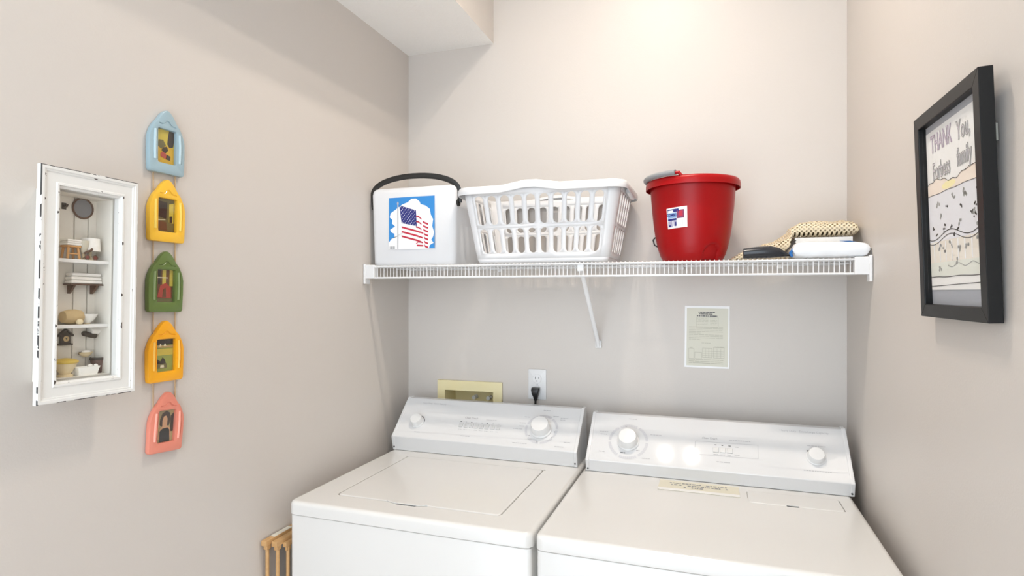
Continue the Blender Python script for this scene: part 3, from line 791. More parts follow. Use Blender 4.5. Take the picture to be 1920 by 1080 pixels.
for z in (.164, .159, .154, .149, .144): tline(a_, -.033, .004, z, .0016); tline(a_, .010, .033, z, .0016)
for k in range(9): tline(a_, -.057, .050 if k not in (4, 8) else -.02, .136-.0052*k, .0018, wmin=.008, wmax=.03)
tline(a_, -.016, .012, .083, .0018)
part('body_text', a_, M['faded2'], nb)
a_ = MB()
def fr(xa, xb, za, zb, w=.0009, y=-.0026):
    for q in ((xa, xb, za, za+w), (xa, xb, zb-w, zb), (xa, xa+w, za, zb), (xb-w, xb, za, zb)):
        a_.add([(q[0], y, q[2]), (q[1], y, q[2]), (q[1], y, q[3]), (q[0], y, q[3])], [(0, 1, 2, 3)])
fr(-.014, .017, .034, .066); fr(-.038, -.016, .030, .052); fr(.021, .055, .034, .070); fr(-.058, -.04, .030, .064); fr(-.034, .036, .134, .168, .0006)
for z in (.041, .048, .055): a_.add([(-.014, -.0026, z), (.055, -.0026, z), (.055, -.0026, z+.0007), (-.014, -.0026, z+.0007)], [(0, 1, 2, 3)])
for x in (-.004, .006, .032, .044): a_.add([(x, -.0026, .034), (x+.0007, -.0026, .034), (x+.0007, -.0026, .066), (x, -.0026, .066)], [(0, 1, 2, 3)])
for z in (.027, .021, .0155): tline(a_, -.057, .052, z, .0016, wmin=.01, wmax=.03)
tline(a_, -.054, -.045, .067, .002); tline(a_, .025, .052, .0705, .0024)
part('form_table', a_, M['faded'], nb)['kind'] = 'stuff'

sb = thing('supply_box', 'cream framed recessed water supply box behind the washing machine', 'supply box', (-.8725, D, .98))
plate_obj('frame', [[(-.132, 0), (.132, 0), (.132, .1595), (-.132, .1585)], [(-.1, .03), (-.1, .121), (.0965, .1215), (.0965, .03)]], .010, M['cream'], sb, bevel=.0015)
RD = .09
cut(wall_back, MB().box(-.8725-.104, -.8725+.1005, D-.05, D+RD+.004, .98+.026, .98+.1255))
part('back_panel', MB().box(-.103, .0995, RD, RD+.003, .027, .1245), M['cream'], sb)
for x in (-.103, .0965): part('side_panel', MB().box(x, x+.003, -.001, RD, .027, .1245), M['cream'], sb)
for z in (.027, .1215): part('cross_panel', MB().box(-.1, .0965, -.001, RD, z, z+.003), M['cream'], sb)
for x in (-.01, .05):
    part('valve', MB().lathe([(.008, 0), (.008, .010), (.005, .012), (.005, .022), (.008, .024), (.008, .030)], 16).xf(Matrix.Translation((x, RD, .085)) @ Matrix.Rotation(PI/2, 4, 'X')), M['whiteplastic'], sb, smooth=40)

# ------------------------------------------------------------------ left wall: string of five frames
def shape(w, h):
    half = [(.0, 0), (.42, 0), (.465, .012), (.485, .04), (.5, .30), (.5, .52), (.475, .60), (.425, .68), (.36, .757), (.295, .80), (.25, .84), (.20, .89), (.155, .93), (.09, .972), (.035, .996)]
    pts = [(x*w, z*h) for x, z in half[1:]]+[(0, h)]+[(-x*w, z*h) for x, z in reversed(half[1:])]
    return pts
def glaze(name, c, c2, rough=.3): return mat(name, c, rough, col2=c2, nscale=18, coat=.3)
FR = [('pale blue', rgb(164, 188, 196), rgb(146, 172, 184), 1.732, .138, .088, 'a yellow garden photo', .9675),
      ('light yellow', rgb(250, 200, 60), rgb(244, 188, 44), 1.584, .136, .089, 'a dim kitchen photo', .968),
      ('green', rgb(112, 134, 68), rgb(84, 108, 50), 1.432, .132, .086, 'a photo of a red armchair by curtains', .964),
      ('deep yellow', rgb(250, 178, 16), rgb(244, 166, 10), 1.2815, .132, .088, 'a photo of a green sideboard', .965),
      ('coral pink', rgb(232, 146, 124), rgb(222, 128, 108), 1.129, .129, .084, 'a photo of a woman in a dark dress', .963)]
def ph(name, col): 
    M[name] = mat('photo_'+name, col, .3, noise=.15, nscale=90); return M[name]
P_ = dict(gold=ph('gold', rgb(214, 170, 40)), olive=ph('olive', rgb(112, 104, 60)), dk=ph('dk', rgb(54, 44, 34)), redp=ph('redp', rgb(176, 66, 50)), tan=ph('tan', rgb(178, 150, 96)), brn=ph('brn', rgb(112, 74, 44)),
          yel=ph('yel', rgb(206, 186, 74)), grn=ph('grn', rgb(150, 160, 76)), skin=ph('skin', rgb(208, 160, 120)), hair=ph('hair', rgb(66, 44, 30)), blk=ph('blk', rgb(34, 34, 34)), bge=ph('bge', rgb(176, 160, 112)), wht=ph('wht', rgb(226, 218, 186)))
SCN = [
 [('gold', [(0, 0), (1, 0), (1, 1), (0, 1)]), ('yel', [(0, .6), (1, .5), (1, 1), (0, 1)]), ('dk', [(.62, .6), (.75, .5), (.95, .55), (1, .7), (1, 1), (.72, 1), (.66, .8)]), ('olive', [(.08, .5), (.3, .42), (.55, .55), (.4, .7), (.15, .68)]), ('dk', [(.3, .38), (.5, .3), (.68, .42), (.6, .52), (.4, .48)]), ('redp', [(.25, .2), (.55, .14), (.58, .28), (.4, .36), (.26, .3)]), ('dk', [(.55, .14), (.78, .12), (.8, .25), (.6, .28)])],
 [('olive', [(0, 0), (1, 0), (1, 1), (0, 1)]), ('dk', [(.08, .45), (.55, .4), (.6, .9), (.1, .92)]), ('yel', [(.7, .3), (.95, .28), (.95, .9), (.7, .85)]), ('brn', [(.05, .05), (.6, .05), (.55, .3), (.1, .32)]), ('wht', [(.1, .33), (.5, .36), (.5, .38), (.1, .36)]), ('dk', [(.72, .3), (.88, .3), (.88, .5), (.72, .48)])],
 [('brn', [(0, 0), (1, 0), (1, 1), (0, 1)]), ('yel', [(0, .55), (.14, .55), (.14, 1), (0, 1)]), ('dk', [(.14, .55), (.3, .55), (.3, 1), (.14, 1)]), ('yel', [(.4, .55), (.6, .55), (.6, 1), (.4, 1)]), ('yel', [(.8, .5), (1, .5), (1, 1), (.8, 1)]), ('wht', [(.1, .74), (.7, .74), (.7, .77), (.1, .77)]), ('redp', [(.12, .15), (.9, .12), (.88, .45), (.6, .6), (.3, .52)]), ('brn', [(.4, .15), (.62, .15), (.6, .45), (.45, .4)]), ('olive', [(0, 0), (1, 0), (1, .12), (0, .1)])],
 [('grn', [(0, 0), (1, 0), (1, 1), (0, 1)]), ('dk', [(0, .82), (1, .82), (1, 1), (0, 1)]), ('tan', [(0, .74), (1, .72), (1, .80), (0, .80)]), ('wht', [(.25, .78), (.36, .78), (.33, .86), (.28, .86)]), ('wht', [(.48, .78), (.62, .78), (.58, .86), (.52, .86)]), ('yel', [(0, .5), (1, .5), (1, .7), (0, .7)]), ('dk', [(.05, .24), (.6, .22), (.55, .36), (.42, .44), (.3, .32), (.1, .4)]), ('olive', [(.05, .1), (.65, .1), (.65, .24), (.05, .24)]), ('wht', [(.28, .12), (.5, .12), (.48, .2), (.3, .2)])],
 [('bge', [(0, 0), (1, 0), (1, 1), (0, 1)]), ('dk', [(.82, .3), (1, .3), (1, .9), (.82, .8)]), ('hair', [(.2, .55), (.3, .48), (.75, .5), (.82, .7), (.76, .9), (.55, .97), (.32, .9), (.22, .72)]), ('skin', [(.36, .5), (.62, .5), (.64, .72), (.55, .82), (.42, .80), (.35, .68)]), ('skin', [(.2, .40), (.40, .52), (.6, .52), (.82, .42), (.88, .12), (.12, .1)]), ('blk', [(.22, .0), (.82, .0), (.78, .36), (.66, .44), (.36, .42), (.22, .34)])]]
for i, (cn, c1, c2, z0, h, w, pic, yc) in enumerate(FR):
    t = thing('picture_frame', '%s ceramic house-shaped frame holding %s' % (cn, pic), 'picture frame', (XL+.0006, yc, z0), (0, math.radians((.5, 1.0, 1.5, .5, 4.5)[i]), PI/2), 'small frames strung on cords')
    gm = glaze('glaze_'+cn.replace(' ', '_'), c1, c2)
    ow, ol0, ol1 = .255*w, .165*h, .695*h
    fo = plate_obj('frame', [shape(w, h), rrect(-ow, ow, ol0, ol1, .003, 3)], .0125, gm, t, bevel=.0025)
    back = plate_obj('photo', [rrect(-ow-.002, ow+.002, ol0-.002, ol1+.002, .002, 2)], .004, P_[SCN[i][0][0]], t)
    for k, (c, pts) in enumerate(SCN[i][1:]):
        mb = MB().poly([(-ow+2*ow*s, -.0042-.00012*k, ol0+(ol1-ol0)*q) for s, q in pts]); part('photo_detail', mb, P_[c], back)
    part('glass', MB().box(-ow, ow, -.0088, -.0082, ol0, ol1), M['glass2'], t)
    ltm = mat('pale_rib_'+cn.replace(' ', '_'), tuple(min(1, x*1.1+.10) for x in c1[:3])+(1,), .4)  # paler copy of the glaze, so the rib relief shows by colour
    roof = [(-.235*w, .770*h), (-.13*w, .768*h), (-.07*w, .785*h), (-.02*w, .825*h), (.03*w, .822*h), (.08*w, .785*h), (.14*w, .765*h), (.235*w, .760*h)]
    gr = MB().tube([(x, -.0125, z) for x, z in roof], .0017, 6)
    for sg in (-1, 1):
        part('side_rib', MB().tube([(sg*.345*w, -.0122, .20*h), (sg*.352*w, -.0128, .35*h), (sg*.352*w, -.0128, .5*h), (sg*.34*w, -.0122, .66*h)], .0028, 8), ltm, t, smooth=60)
        gr.tube([(sg*.345*w+.0042, -.0125, .20*h), (sg*.352*w+.0042, -.0125, .4*h), (sg*.34*w+.0042, -.0125, .66*h)], .0012, 6)
    cut(fo, gr, 40)
for nm, y, sd in (('cord', .941, 'one'), ('cord', .995, 'other')):
    o = part('hanging_cord', MB().tube([(XL+.003, y, 1.80), (XL+.003, y, 1.5), (XL+.003, y, 1.19)], .0014, 8), M['cord'], None, smooth=60)
    tag(o, 'thin tan cord behind the five small frames, on the side '+('facing the white cabinet' if sd == 'one' else 'away from the white cabinet'), 'cord', 'cords of the frame string')

# ------------------------------------------------------------------ left wall: small display cabinet
CW, CH = .1775, .408; CST = .065
cab = thing('display_cabinet', 'shabby white wall cabinet with a glass front and two inner shelves', 'cabinet', (XL+.0005, .7615, 1.283), (0, math.radians(1.1), PI/2))
def cabp(name, mb, m=None, **k): return part(name, mb, m or M['shabbyin'], cab, **k)
IN = .033; BD = CST-.018                                # box is set in behind the front frame
bx0, bx1, bz0, bz1 = -CW/2+IN, CW/2-IN, IN, CH-IN
for x in (bx0, bx1-.006): cabp('side_panel', MB().box(x, x+.006, -BD, 0, bz0, bz1))
for z in (bz0, bz1-.006): cabp('cross_panel', MB().box(bx0+.006, bx1-.006, -BD, 0, z, z+.006))
bi0, bi1 = bx0+.006, bx1-.006; nb_ = 4
cabp('back_sheet', MB().box(bi0, bi1, -.0012, -.0002, bz0+.006, bz1-.006))
edges = [bi0, bi0+.029, bi0+.058, bi0+.084, bi1]
for i in range(4):
    cabp('back_board', MB().box(edges[i]+(.0009 if i else 0), edges[i+1]-(.0009 if i < 3 else 0), -.0045, -.0012, bz0+.006, bz1-.006), bevel=.0006)
SHZ = (.133, .252)
for z in SHZ: cabp('shelf', MB().box(bi0, bi1, -BD+.006, -.0046, z-.0065, z), M['shabby'], bevel=.001)
# front frame: mitred moulding, four members
FWD = .0355
mprof = [(0, .0085, 0), (0, .0168, 1), (.0016, .0185, 0), (.006, .0185, 0), (.0075, .0165, 2), (.0095, .0165, 0), (.011, .0145, 0), (.026, .0145, 0), (.028, .0165, 2), (.031, .0165, 0), (.0325, .013, 2), (FWD, .011, 0), (FWD, 0, 0)]
corners = [(-CW/2, 0), (CW/2, 0), (CW/2, CH), (-CW/2, CH)]
for s in range(4):
    (xa, za), (xb, zb) = corners[s], corners[(s+1) % 4]
    mb = MB(); ra, rb = [], []
    for ins, dep, mi in mprof:
        def inn(x, z): return (x-math.copysign(ins, x), -(CST-.0185)-dep, z+(ins if z == 0 else -ins))
        ra.append(inn(xa, za)); rb.append(inn(xb, zb))
    NS = 1
    nprof = len(mprof); b0 = len(mb.v); mb.v += ra+rb
    for k in range(nprof-1): mb.f.append((k, k+1, nprof+k+1, nprof+k)); mb.m.append(mprof[k][2])
    mb.f.append((nprof-1, 0, nprof, 2*nprof-1)); mb.m.append(0)
    mb.f.append(tuple(range(nprof))); mb.m.append(0); mb.f.append(tuple(reversed(range(nprof, 2*nprof)))); mb.m.append(0)
    part('frame_rail' if s % 2 == 0 else 'frame_stile', mb, [M['shabby'], M['chip'], M['chip2']], cab)
cabp('glass_pane', MB().box(-CW/2+FWD-.004, CW/2-FWD+.004, -(CST-.018), -(CST-.0195), FWD-.004, CH-FWD+.004), M['glass'])
# things inside: made in the cabinet's own frame, then stood there as things of their own
cabM = cab.rotation_euler.to_matrix().to_4x4(); cabM.translation = cab.location
CABN = Vector((1, 0, 0))
def cpix(u, v, dep):                                    # photo pixel -> cabinet coordinates at depth dep in front of the wall
    h = hit(u, v, Vector((XL+dep, 0, 0)), CABN); return cabM.inverted() @ h
def mini(name, label, cat, x, y, z):
    t = thing(name, label, cat, cabM @ Vector((x, y, z)), tuple(cab.rotation_euler)); return t
m_grey = mat('mini_mirror', rgb(128, 128, 130), .25); m_brown = wood_mat('mini_brown_wood', rgb(112, 84, 64), rgb(84, 60, 46), (200, 200, 40)); m_pine = wood_mat('mini_pine', rgb(214, 164, 100), rgb(190, 136, 78), (150, 150, 30))
m_lin = mat('mini_linen', rgb(242, 238, 230), .9, bump=.2, bscale=500); m_porc = mat('mini_porcelain', rgb(245, 243, 236), .2); m_tan = mat('mini_straw', rgb(204, 178, 130), .8, noise=.2, nscale=200)
m_oker = mat('mini_ochre', rgb(206, 176, 76), .35); m_crm = mat('mini_cream', rgb(226, 208, 168), .5); m_dk = mat('mini_dark_bronze', rgb(74, 64, 54), .5, noise=.3, nscale=300); m_cop = mat('mini_copper_brown', rgb(118, 90, 80), .45, noise=.3, nscale=200)
YW = -.0046                                             # face of the back boards
# round mirror
p = cpix(155, 391, .006)
t = mini('round_mirror', 'tiny round grey mirror with a brown rim in the cabinet top', 'mirror', p.x, YW, p.z)
RX = Matrix.Rotation(PI/2, 4, 'X')
part('mirror_face', MB().lathe([(.0185, 0), (.0185, .002), (.001, .002)], 28).xf(RX), m_grey, t, smooth=40)
part('rim', MB().rings([[((.0185+.0018*math.cos(a))*math.cos(2*PI*k/32), -.0018-.0018*math.sin(a), (.0185+.0018*math.cos(a))*math.sin(2*PI*k/32)) for a in [2*PI*j/8 for j in range(8)]] for k in range(32)], loop=True), m_brown, t, smooth=60)
# little wall hook
p = cpix(118, 386, .006)
t = mini('wall_hook', 'tiny dark hook high on the cabinet back near the mirror', 'hook', p.x+.002, YW, p.z)
part('plate', MB().box(-.004, .004, -.0015, 0, -.006, .006), m_dk, t, bevel=.0005)
part('peg', MB().tube([(0, -.001, 0), (0, -.008, -.001), (0, -.010, .003)], .0018, 8), m_dk, t, smooth=50)
# stool with folded cloth
p = cpix(127, 471, .02); zt = SHZ[1]
t = mini('stool', 'tiny pine stool with a white cloth on its seat', 'stool', p.x+.004, -.021, zt)
for sx in (-1, 1):
    for sy in (-1, 1):
        part('leg', MB().tube([(sx*.0105, sy*.008, 0), (sx*.0085, sy*.0065, .022)], .0022, 8), m_pine, t, smooth=50)
part('seat', MB().box(-.0125, .0125, -.010, .010, .022, .0255), m_pine, t, bevel=.001)
part('stretcher', MB().tube([(-.009, -.008, .010), (.009, -.008, .010)], .0014, 6), m_pine, t, smooth=50)
cth = mini('folded_cloth', 'tiny folded white cloth lying on the pine stool', 'cloth', p.x+.004, -.021, zt+.0256)
for k in range(3): part('fold', MB().box(-.0135+.0004*k, .0135-.0004*k, -.011, .011, .0036*k, .0036*k+.0035), m_lin, cth, bevel=.0014, seg=3)
# tub and pitcher group: glass funnel vase with dried flowers
p = cpix(152, 471, .02)
t = mini('vase', 'tiny clear vase with a brown base between the stool and a white lamp', 'vase', p.x, -.026, zt)
part('foot', MB().lathe([(.005, 0), (.006, .002), (.002, .004), (.002, .012)], 16), m_crm, t, smooth=40)
part('bowl', MB().lathe([(.002, .012), (.005, .016), (.0075, .026), (.0085, .036), (.0079, .036), (.007, .026), (.0045, .0175)], 20, cap1=True), mat('mini_glass', rgb(206, 200, 180), .15), t, smooth=50)
part('dried_sprig', MB().tube([(-.001, -.003, .012), (.003, -.007, .016), (.008, -.008, .018), (.011, -.007, .022)], .0022, 6), m_brown, t, smooth=50)
# white table lamp
p = cpix(168, 472, .02)
t = mini('table_lamp', 'tiny lamp with a white shade standing on the upper cabinet shelf', 'lamp', p.x+.002, -.018, zt)
part('base', MB().lathe([(.0065, 0), (.0065, .002), (.003, .006), (.0022, .012), (.0032, .016), (.0015, .022)], 16), m_crm, t, smooth=40)
part('shade', MB().lathe([(.0170, .018), (.0155, .042), (.0148, .042), (.0163, .018)], 24), m_lin, t, smooth=40)
# spectacles
p = cpix(171, 474, .035)
t = mini('spectacles', 'tiny brown spectacles lying on the upper cabinet shelf', 'spectacles', p.x+.001, -.034, zt)
for sx in (-1, 1):
    part('lens_ring', MB().tube([(sx*.0075+.0042*math.cos(2*PI*k/14), 0, .0050+.0042*math.sin(2*PI*k/14)) for k in range(14)], .0010, 6, closed=True), m_brown, t, smooth=60)
    part('lens', MB().lathe([(.0036, -.0002), (.0036, .0002)], 14).xf(Matrix.Translation((sx*.0075, 0, .005)) @ RX), mat('mini_lens', rgb(130, 70, 60), .2), t)
    part('temple', MB().tube([(sx*.0118, .0, .005), (sx*.0125, .012, .0012)], .0006, 6), m_brown, t)
part('bridge', MB().tube([(-.0034, 0, .006), (0, 0, .0072), (.0034, 0, .006)], .0006, 6), m_brown, t)
# wall shelf with towels
p = cpix(160, 535, .02)
t = mini('towel_shelf', 'tiny brown wall shelf on two brackets under stacked towels', 'shelf', p.x, YW, p.z)
part('board', MB().box(-.031, .031, -.022, 0, 0, .0025), m_brown, t, bevel=.0006)
for sx in (-.021, .021):
    part('bracket', MB().rings([[(sx-.0022, y, z) for y, z in ((0, 0), (-.018, 0), (-.014, -.006), (-.004, -.016), (0, -.016))], [(sx+.0022, y, z) for y, z in ((0, 0), (-.018, 0), (-.014, -.006), (-.004, -.016), (0, -.016))]]), m_brown, t, bevel=.0005)
for k in range(3):
    tw = mini('folded_towel', ('bottom', 'middle', 'top')[k]+' towel of the tiny white stack on the brown wall shelf', 'towel', p.x, YW, p.z+.0026+.0068*k)
    part('cloth', MB().box(-.0295+.001*k, .0295-.001*k, -.0205, -.001, 0, .0066), m_lin, tw, bevel=.0028, seg=3)
    part('fringe', MB().rings([[(-.0305+.061*i/30, -.0195-(.0014 if i % 2 else .0003), .0012) for i in range(31)], [(-.0305+.061*i/30, -.0185, .0004) for i in range(31)]], False, False, closed=False), m_lin, tw)
# straw hat, bowl
zt = SHZ[0]
p = cpix(135, 600, .025)
t = mini('straw_basket', 'tiny straw basket lying on its side beside a white bowl', 'basket', p.x+.002, -.022, zt)
part('weave', MB().lathe([(.001, -.019), (.0105, -.017), (.0135, -.006), (.014, .004), (.012, .014), (.0065, .019), (.0055, .019), (.010, .012), (.011, -.004)], 24).xf(Matrix.Translation((0, 0, .0138)) @ Matrix.Rotation(PI/2, 4, 'Y')), m_tan, t, smooth=50)
part('soap', MB().lathe([(.001, 0), (.0045, .001), (.006, .005), (.004, .009), (.001, .0105)], 16, (.002, -.0165, 0)), m_crm, t, smooth=60)
p = cpix(163, 598, .025)
t = mini('bowl', 'tiny white bowl standing on the lower cabinet shelf', 'bowl', p.x+.002, -.020, zt)
part('bowl_body', MB().lathe([(.0055, 0), (.006, .002), (.013, .009), (.0185, .0185), (.0175, .0185), (.012, .010), (.004, .004)], 28), m_porc, t, smooth=50)
part('foot_ring', MB().lathe([(.0062, 0), (.0066, .0008), (.0060, .0022)], 20), m_crm, t, smooth=50)
# clock
p = cpix(119, 646, .006)
t = mini('cuckoo_clock', 'tiny dark wall clock with a peaked roof in the cabinet', 'clock', p.x+.001, YW, p.z)
part('case', MB().rings([[(x, y, z) for x, z in ((-.009, 0), (.009, 0), (.0085, .004), (.0085, .017), (0, .026), (-.0085, .017), (-.0085, .004))] for y in (0, -.006)]), m_dk, t, bevel=.0006)
part('roof', MB().rings([[(x, y, z) for x, z in ((-.0125, .0145), (0, .0255), (.0125, .0145), (.0125, .018), (0, .029), (-.0125, .018))] for y in (0, -.0085)]), m_dk, t, bevel=.0005)
part('base', MB().box(-.0115, .0115, -.008, 0, -.0015, .0018), m_dk, t, bevel=.0005)
dl = part('dial', MB().lathe([(.0052, .006), (.0052, .0068), (.001, .0068)], 20, (0, 0, 0)).xf(Matrix.Translation((0, 0, .0105)) @ RX), m_tan, t)
part('hand', MB().add([(-.0022, -.0070, .0125), (.0022, -.0070, .0125), (0, -.0070, .0088)], [(0, 1, 2)]), m_dk, dl)
# tap-like roll holder and soap dish on the boards
p = cpix(165, 624, .008)
t = mini('toilet_roll', 'tiny white roll on a dark holder on the cabinet back', 'paper roll', p.x, YW, p.z)
part('holder', MB().tube([(-.006, 0, -.001), (-.007, -.008, -.002), (-.002, -.011, -.004), (.009, -.010, -.006)], .0048, 10), m_dk, t, smooth=50)
part('roll', MB().lathe([(.0055, -.009), (.0075, -.0085), (.0075, .0085), (.0055, .009)], 18).xf(Matrix.Translation((.008, -.0085, .0035)) @ Matrix.Rotation(PI/2, 4, 'Y')), m_lin, t, smooth=40)
p = cpix(157, 663, .008)
t = mini('soap_dish', 'tiny cream soap dish with soap fixed to the cabinet back', 'dish', p.x, YW, p.z)
part('dish', MB().lathe([(.004, -.006), (.010, -.002), (.0135, .003), (.0125, .003), (.008, 0)], 20, sy=.6, mtx=Matrix.Translation((0, -.0082, 0))), m_crm, t, smooth=50)
part('soap', MB().lathe([(.001, -.0005), (.007, .001), (.0085, .004), (.006, .0065), (.001, .007)], 16, sy=.7, mtx=Matrix.Translation((.001, -.0082, 0))), m_lin, t, smooth=60)
part('arm', MB().tube([(-.006, 0, 0), (-.0085, -.004, .002), (-.0085, -.008, .001)], .002, 8), m_brown, t, smooth=50)
# on the cabinet floor
zt = bz0+.006+.0002
p = cpix(121, 712, .028)
zb_ = FWD-.008
t = mini('ochre_tub', 'tiny cream footed tub with an ochre lid on the cabinet floor', 'tub', p.x+.002, -.025, zt)
part('tub', MB().lathe([(.0125, 0), (.0125, .003), (.0085, .005), (.0105, .008), (.0155, .017), (.0185, .024), (.0175, .024)], 28, cap1=True), m_crm, t, smooth=50)
part('lid', MB().lathe([(.0190, .0238), (.0205, .0255), (.0205, .0275), (.019, .029), (.014, .0315), (.006, .033), (.001, .0335)], 28), m_oker, t, smooth=50)
p = cpix(160, 716, .035)
t = mini('tray', 'tiny white tray with soap balls on the cabinet floor', 'tray', p.x+.002, -.034, zt)
part('tray_base', MB().rings([[(x, y, z) for x, y in rrect(-.019+k, .019-k, -.009+k, .009-k, .003)] for z, k in ((0, .002), (.011, .0), (.0155, -.0015), (.0155, .0), (.012, .002))]), m_porc, t, smooth=40)
for k in range(3): part('soap_ball', MB().lathe([(.001, 0), (.003, .001), (.0038, .0036), (.003, .006), (.001, .0072)], 12, (.004+.0055*k, (-.002, .003, -.003)[k], .012)), m_lin, t, smooth=60)
p = cpix(186, 712, .022)
t = mini('pail', 'tiny brown metal pail standing on the cabinet floor', 'pail', p.x+.001, -.016, zt)
part('body', MB().lathe([(.0095, 0), (.010, .001), (.0115, .015), (.0130, .028), (.0122, .028), (.009, .004)], 24), m_cop, t, smooth=50)
part('rim', MB().lathe([(.0130, .024), (.0136, .025), (.0138, .028), (.0130, .0292), (.0124, .028)], 24), m_dk, t, smooth=50)
part('handle', MB().tube([(.013*math.cos(PI*k/12), -.004-.009*math.sin(PI*k/12), .0275+.001*math.sin(PI*k/12)) for k in range(13)], .0008, 6), m_dk, t, smooth=50)

# ------------------------------------------------------------------ right wall: black box frame with a child's drawing
FX = .357; FW_, FH_ = .285, .367
bf = thing('box_frame', "deep black box frame holding a child's thank-you drawing on the right wall", 'picture frame', (XR-.0015, 1.1525, 1.4312), (math.radians(2.0), 0, -PI/2))
yo = -.002; FD = .0185; fwid = .0225                    # back plane stands off the wall; front at FD
def rail(x0, x1, z0, z1, pts): pass
cn = [(-FW_/2, 0), (FW_/2, 0), (FW_/2, FH_), (-FW_/2, FH_)]
fp = [(0, yo), (0, yo-FD), (fwid-.001, yo-FD), (fwid, yo-FD+.001), (fwid, yo-.006), (fwid, yo)]
for s in range(4):
    (xa, za), (xb, zb) = cn[s], cn[(s+1) % 4]; mb = MB()
    g_ = lambda x, z, i, y: (x-math.copysign(i, x), y, z+(i if z == 0 else -i))
    mb.rings([[g_(xa, za, i, y) for i, y in fp], [g_(xb, zb, i, y) for i, y in fp]])
    part('rail' if s % 2 == 0 else 'stile', mb, M['frameblack'], bf, bevel=.0008)
ix, iz0, iz1 = FW_/2-fwid, fwid, FH_-fwid
part('backing_board', MB().box(-ix-.004, ix+.004, yo-.006, yo-.001, iz0-.004, iz1+.004), M['backing'], bf)
part('glass', MB().box(-ix+.0005, ix-.0005, yo-FD+.006, yo-FD+.007, iz0+.0005, iz1-.0005), M['glass2'], bf)
dz0, dz1 = iz0+.026, iz1-.012
dw = part('drawing', MB().box(-ix+.002, ix-.003, yo-.0068, yo-.0061, dz0, dz1), M['paper'], bf)
def dq(s, t, k=1): return (-ix+.002+(2*ix-.005)*s, yo-.0068-.00012*k, dz0+(dz1-dz0)*t)
M['peach'] = mat('peach_crayon', rgb(244, 230, 216), .8, noise=.05, nscale=80); M['yelc'] = mat('yellow_crayon', rgb(246, 234, 180), .8); M['lilac'] = mat('lilac_crayon', rgb(214, 206, 214), .8); M['greyc'] = mat('pencil_grey', rgb(172, 172, 168), .8, noise=.15, nscale=200)
M['ink'] = mat('pencil_black', rgb(66, 62, 58), .8); M['mint'] = mat('pale_green_crayon', rgb(228, 230, 220), .8, noise=.05, nscale=60); M['cloudw'] = mat('pale_blue_crayon', rgb(232, 232, 236), .8, noise=.05, nscale=60)
M['mauve'] = mat('mauve_crayon', rgb(190, 172, 190), .8, noise=.12, nscale=200); M['sand'] = mat('sand_crayon', rgb(238, 231, 219), .8, noise=.05, nscale=80)
def strip(name, lo, hi, m_, k, n=40):
    v = [dq(i/n, lo(i/n), k) for i in range(n+1)]+[dq(i/n, hi(i/n), k) for i in range(n+1)]
    part(name, MB().add(v, [(i, i+1, n+2+i, n+1+i) for i in range(n)]), m_, dw)
def pline(name, fn, m_, w=.0022, k=4, n=60, s0=0.0, s1=1.0):
    strip2 = [dq(s0+(s1-s0)*i/n, fn(s0+(s1-s0)*i/n)-w, k) for i in range(n+1)]+[dq(s0+(s1-s0)*i/n, fn(s0+(s1-s0)*i/n)+w, k) for i in range(n+1)]
    part(name, MB().add(strip2, [(i, i+1, n+2+i, n+1+i) for i in range(n)]), m_, dw)
w1 = lambda s: .665+.020*math.sin(s*9)*(.4+.6*(s < .75))+.006*math.sin(s*41)*(s < .8)
w2 = lambda s: .595+.002*math.sin(s*20)
wv = lambda s: .335+.024*math.sin((s-.25)*9.5)
strip('peach_band', w2, w1, M['peach'], 1); strip('drawn_field', lambda s: .30, w2, M['cloudw'], 1)
strip('house_row', lambda s: .17, lambda s: .30, M['sand'], 1); strip('grass_band', lambda s: .085, lambda s: .17, M['mint'], 1)
part('drawn_sun', MB().poly([dq(.42+.13*math.cos(2*PI*k/20), .625+.022*math.sin(2*PI*k/20), 2) for k in range(20)]), M['yelc'], dw)
pline('drawn_line', w1, M['ink']); pline('drawn_line', w2, M['ink'], .0018)
pline('drawn_line', wv, M['ink'], .0026); pline('drawn_line', lambda s: wv(s)-.026, M['ink'], .0022)
pline('drawn_line', lambda s: .145+.010*math.sin(s*26), M['greyc'], .0022, s0=.35); pline('drawn_line', lambda s: .080+.002*math.sin(s*14), M['ink'], .0022); pline('drawn_line', lambda s: .022+.018*s, M['ink'], .002)
tmx = lambda s, t: Matrix.Translation(dq(s, t, 5)) @ RX
TXT = .038
bfM = bf.rotation_euler.to_matrix().to_4x4(); bfM.translation = bf.location
def bpix(u, v):
    nrm = bfM.to_3x3() @ Vector((0, 1, 0)); h = bfM.inverted() @ hit(u, v, bfM @ Vector(dq(0, 0, 1)), nrm)
    return (h.x+ix-.002)/(2*ix-.005), (h.z-dz0)/(dz1-dz0)
for txt, (s, t), sz, sx, m_ in (('THANK', bpix(1764, 263), .043, .66, M['mauve']), ('You,', bpix(1806, 240), .043, .66, M['greyc']), ('Forbess', bpix(1765, 317), .043, .60, M['greyc']), ('family', bpix(1808, 290), .040, .62, M['greyc'])):
    part('drawn_letters', text_mb(txt, sz, tmx(s, t), sx, bold=.0012), m_, dw)
    part('letter_lines', text_mb(txt, sz*.98, Matrix.Translation((0, -.0002, 0)) @ tmx(s, t), sx, bold=-.0007), M['lilac'], dw)
rnd = random.Random(3)
mbk, mbg = MB(), MB()
def blob(mb_, s, t, w, h, k=4):
    n_ = rnd.randint(5, 8); ph_ = rnd.random()*6
    mb_.poly([dq(s+w*math.cos(ph_+2*PI*q/n_)*rnd.uniform(.6, 1), t+h*math.sin(ph_+2*PI*q/n_)*rnd.uniform(.6, 1), k) for q in range(n_)])
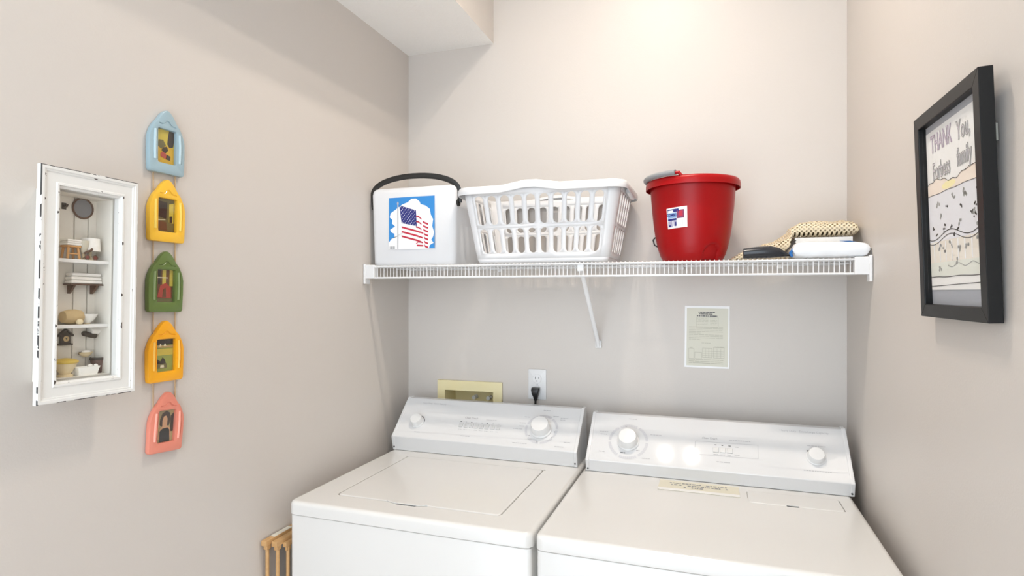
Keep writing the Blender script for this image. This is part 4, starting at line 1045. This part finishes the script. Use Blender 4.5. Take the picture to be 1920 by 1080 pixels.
for s, t in ((.37, .50), (.34, .40), (.62, .48), (.92, .45), (.86, .46), (.9, .55), (.56, .345), (.48, .325), (.3, .36), (.15, .35), (.1, .39), (.85, .40), (.8, .43), (.44, .37)):
    for q in range(3): blob(mbk, s+rnd.uniform(-.02, .02), t+rnd.uniform(-.012, .012), .014, .009)
for s, t in ((.7, .55), (.7, .53), (.25, .45), (.5, .55), (.2, .53), (.82, .42), (.9, .35), (.6, .38), (.2, .26), (.42, .27), (.58, .24), (.7, .25), (.88, .26), (.2, .13), (.5, .17), (.3, .25)):
    for q in range(4): blob(mbg, s+rnd.uniform(-.03, .03), t+rnd.uniform(-.02, .02), .018, .013, 3)
part('drawn_figures', mbk, M['ink'], dw); part('drawn_shading', mbg, M['greyc'], dw)
mb = MB()
for i in range(8):
    s = .08+.115*i; mb.add([dq(s, .175, 3), dq(s+.02, .175, 3), dq(s+.02, .295, 3), dq(s, .295, 3)], [(0, 1, 2, 3)])
part('drawn_fence', mb, M['white'], dw)
hg = part('hanger', MB().box(FW_/2-.016, FW_/2-.011, yo, yo+.0068, FH_-.106, FH_-.080), M['steel'], bf, bevel=.0006)
part('hanging_wire', MB().tube([(FW_/2-.02, yo+.004, FH_-.085), (FW_/2-.012, yo+.006, FH_-.098), (FW_/2-.016, yo+.004, FH_-.115), (FW_/2-.05, yo+.003, FH_-.09), (0, yo+.004, FH_-.05), (-FW_/2+.02, yo+.003, FH_-.085)], .0010, 6), M['steel'], bf, smooth=60)
# nail that carries it
tag(part('nail', MB().tube([(XR+.01, 1.1525, 1.75), (XR-.004, 1.1525, 1.752)], .0012, 8), M['steel'], None), 'small steel nail in the right wall behind the black box frame', 'nail')

# ------------------------------------------------------------------ folded wooden drying rack
rk = thing('drying_rack', 'folded light wood drying rack leaning in the gap beside the washing machine', 'drying rack', (-1.11, 1.45, 0))
for i, (x, y0, zt) in enumerate(((-1.1225, 1.257, .818), (-1.1035, 1.274, .812), (-1.0915, 1.30, .802))):
    w = .0085 if i < 2 else .005
    part('rail', MB().box(x-w+1.11, x+w+1.11, y0-1.45, 1.78-1.45, zt-.014, zt), M['wood'], rk, bevel=.0012)
    for yy in (y0+.014, 1.74):
        part('leg', MB().tube([(x+1.11, yy-1.45, 0), (x+1.11, yy-1.45, zt-.013)], .005, 10), M['wood'], rk, smooth=50)
    part('end_block', MB().box(x-w*.7+1.11, x+w*.7+1.11, y0-1.45+.006, y0-1.45+.022, zt-.026, zt-.0135), M['wood'], rk, bevel=.0015)
    for zz in (.2, .45, .65):
        part('dowel', MB().tube([(x+1.11, y0+.014-1.45, zz), (x+1.11, 1.74-1.45, zz)], .0042, 8), M['wood'], rk, smooth=50)
part('paper_label', MB().box(-1.1225+1.11-.0075, -1.1225+1.11+.0075, 1.290-1.45, 1.36-1.45, .818, .8186), M['lightlabel'], rk)
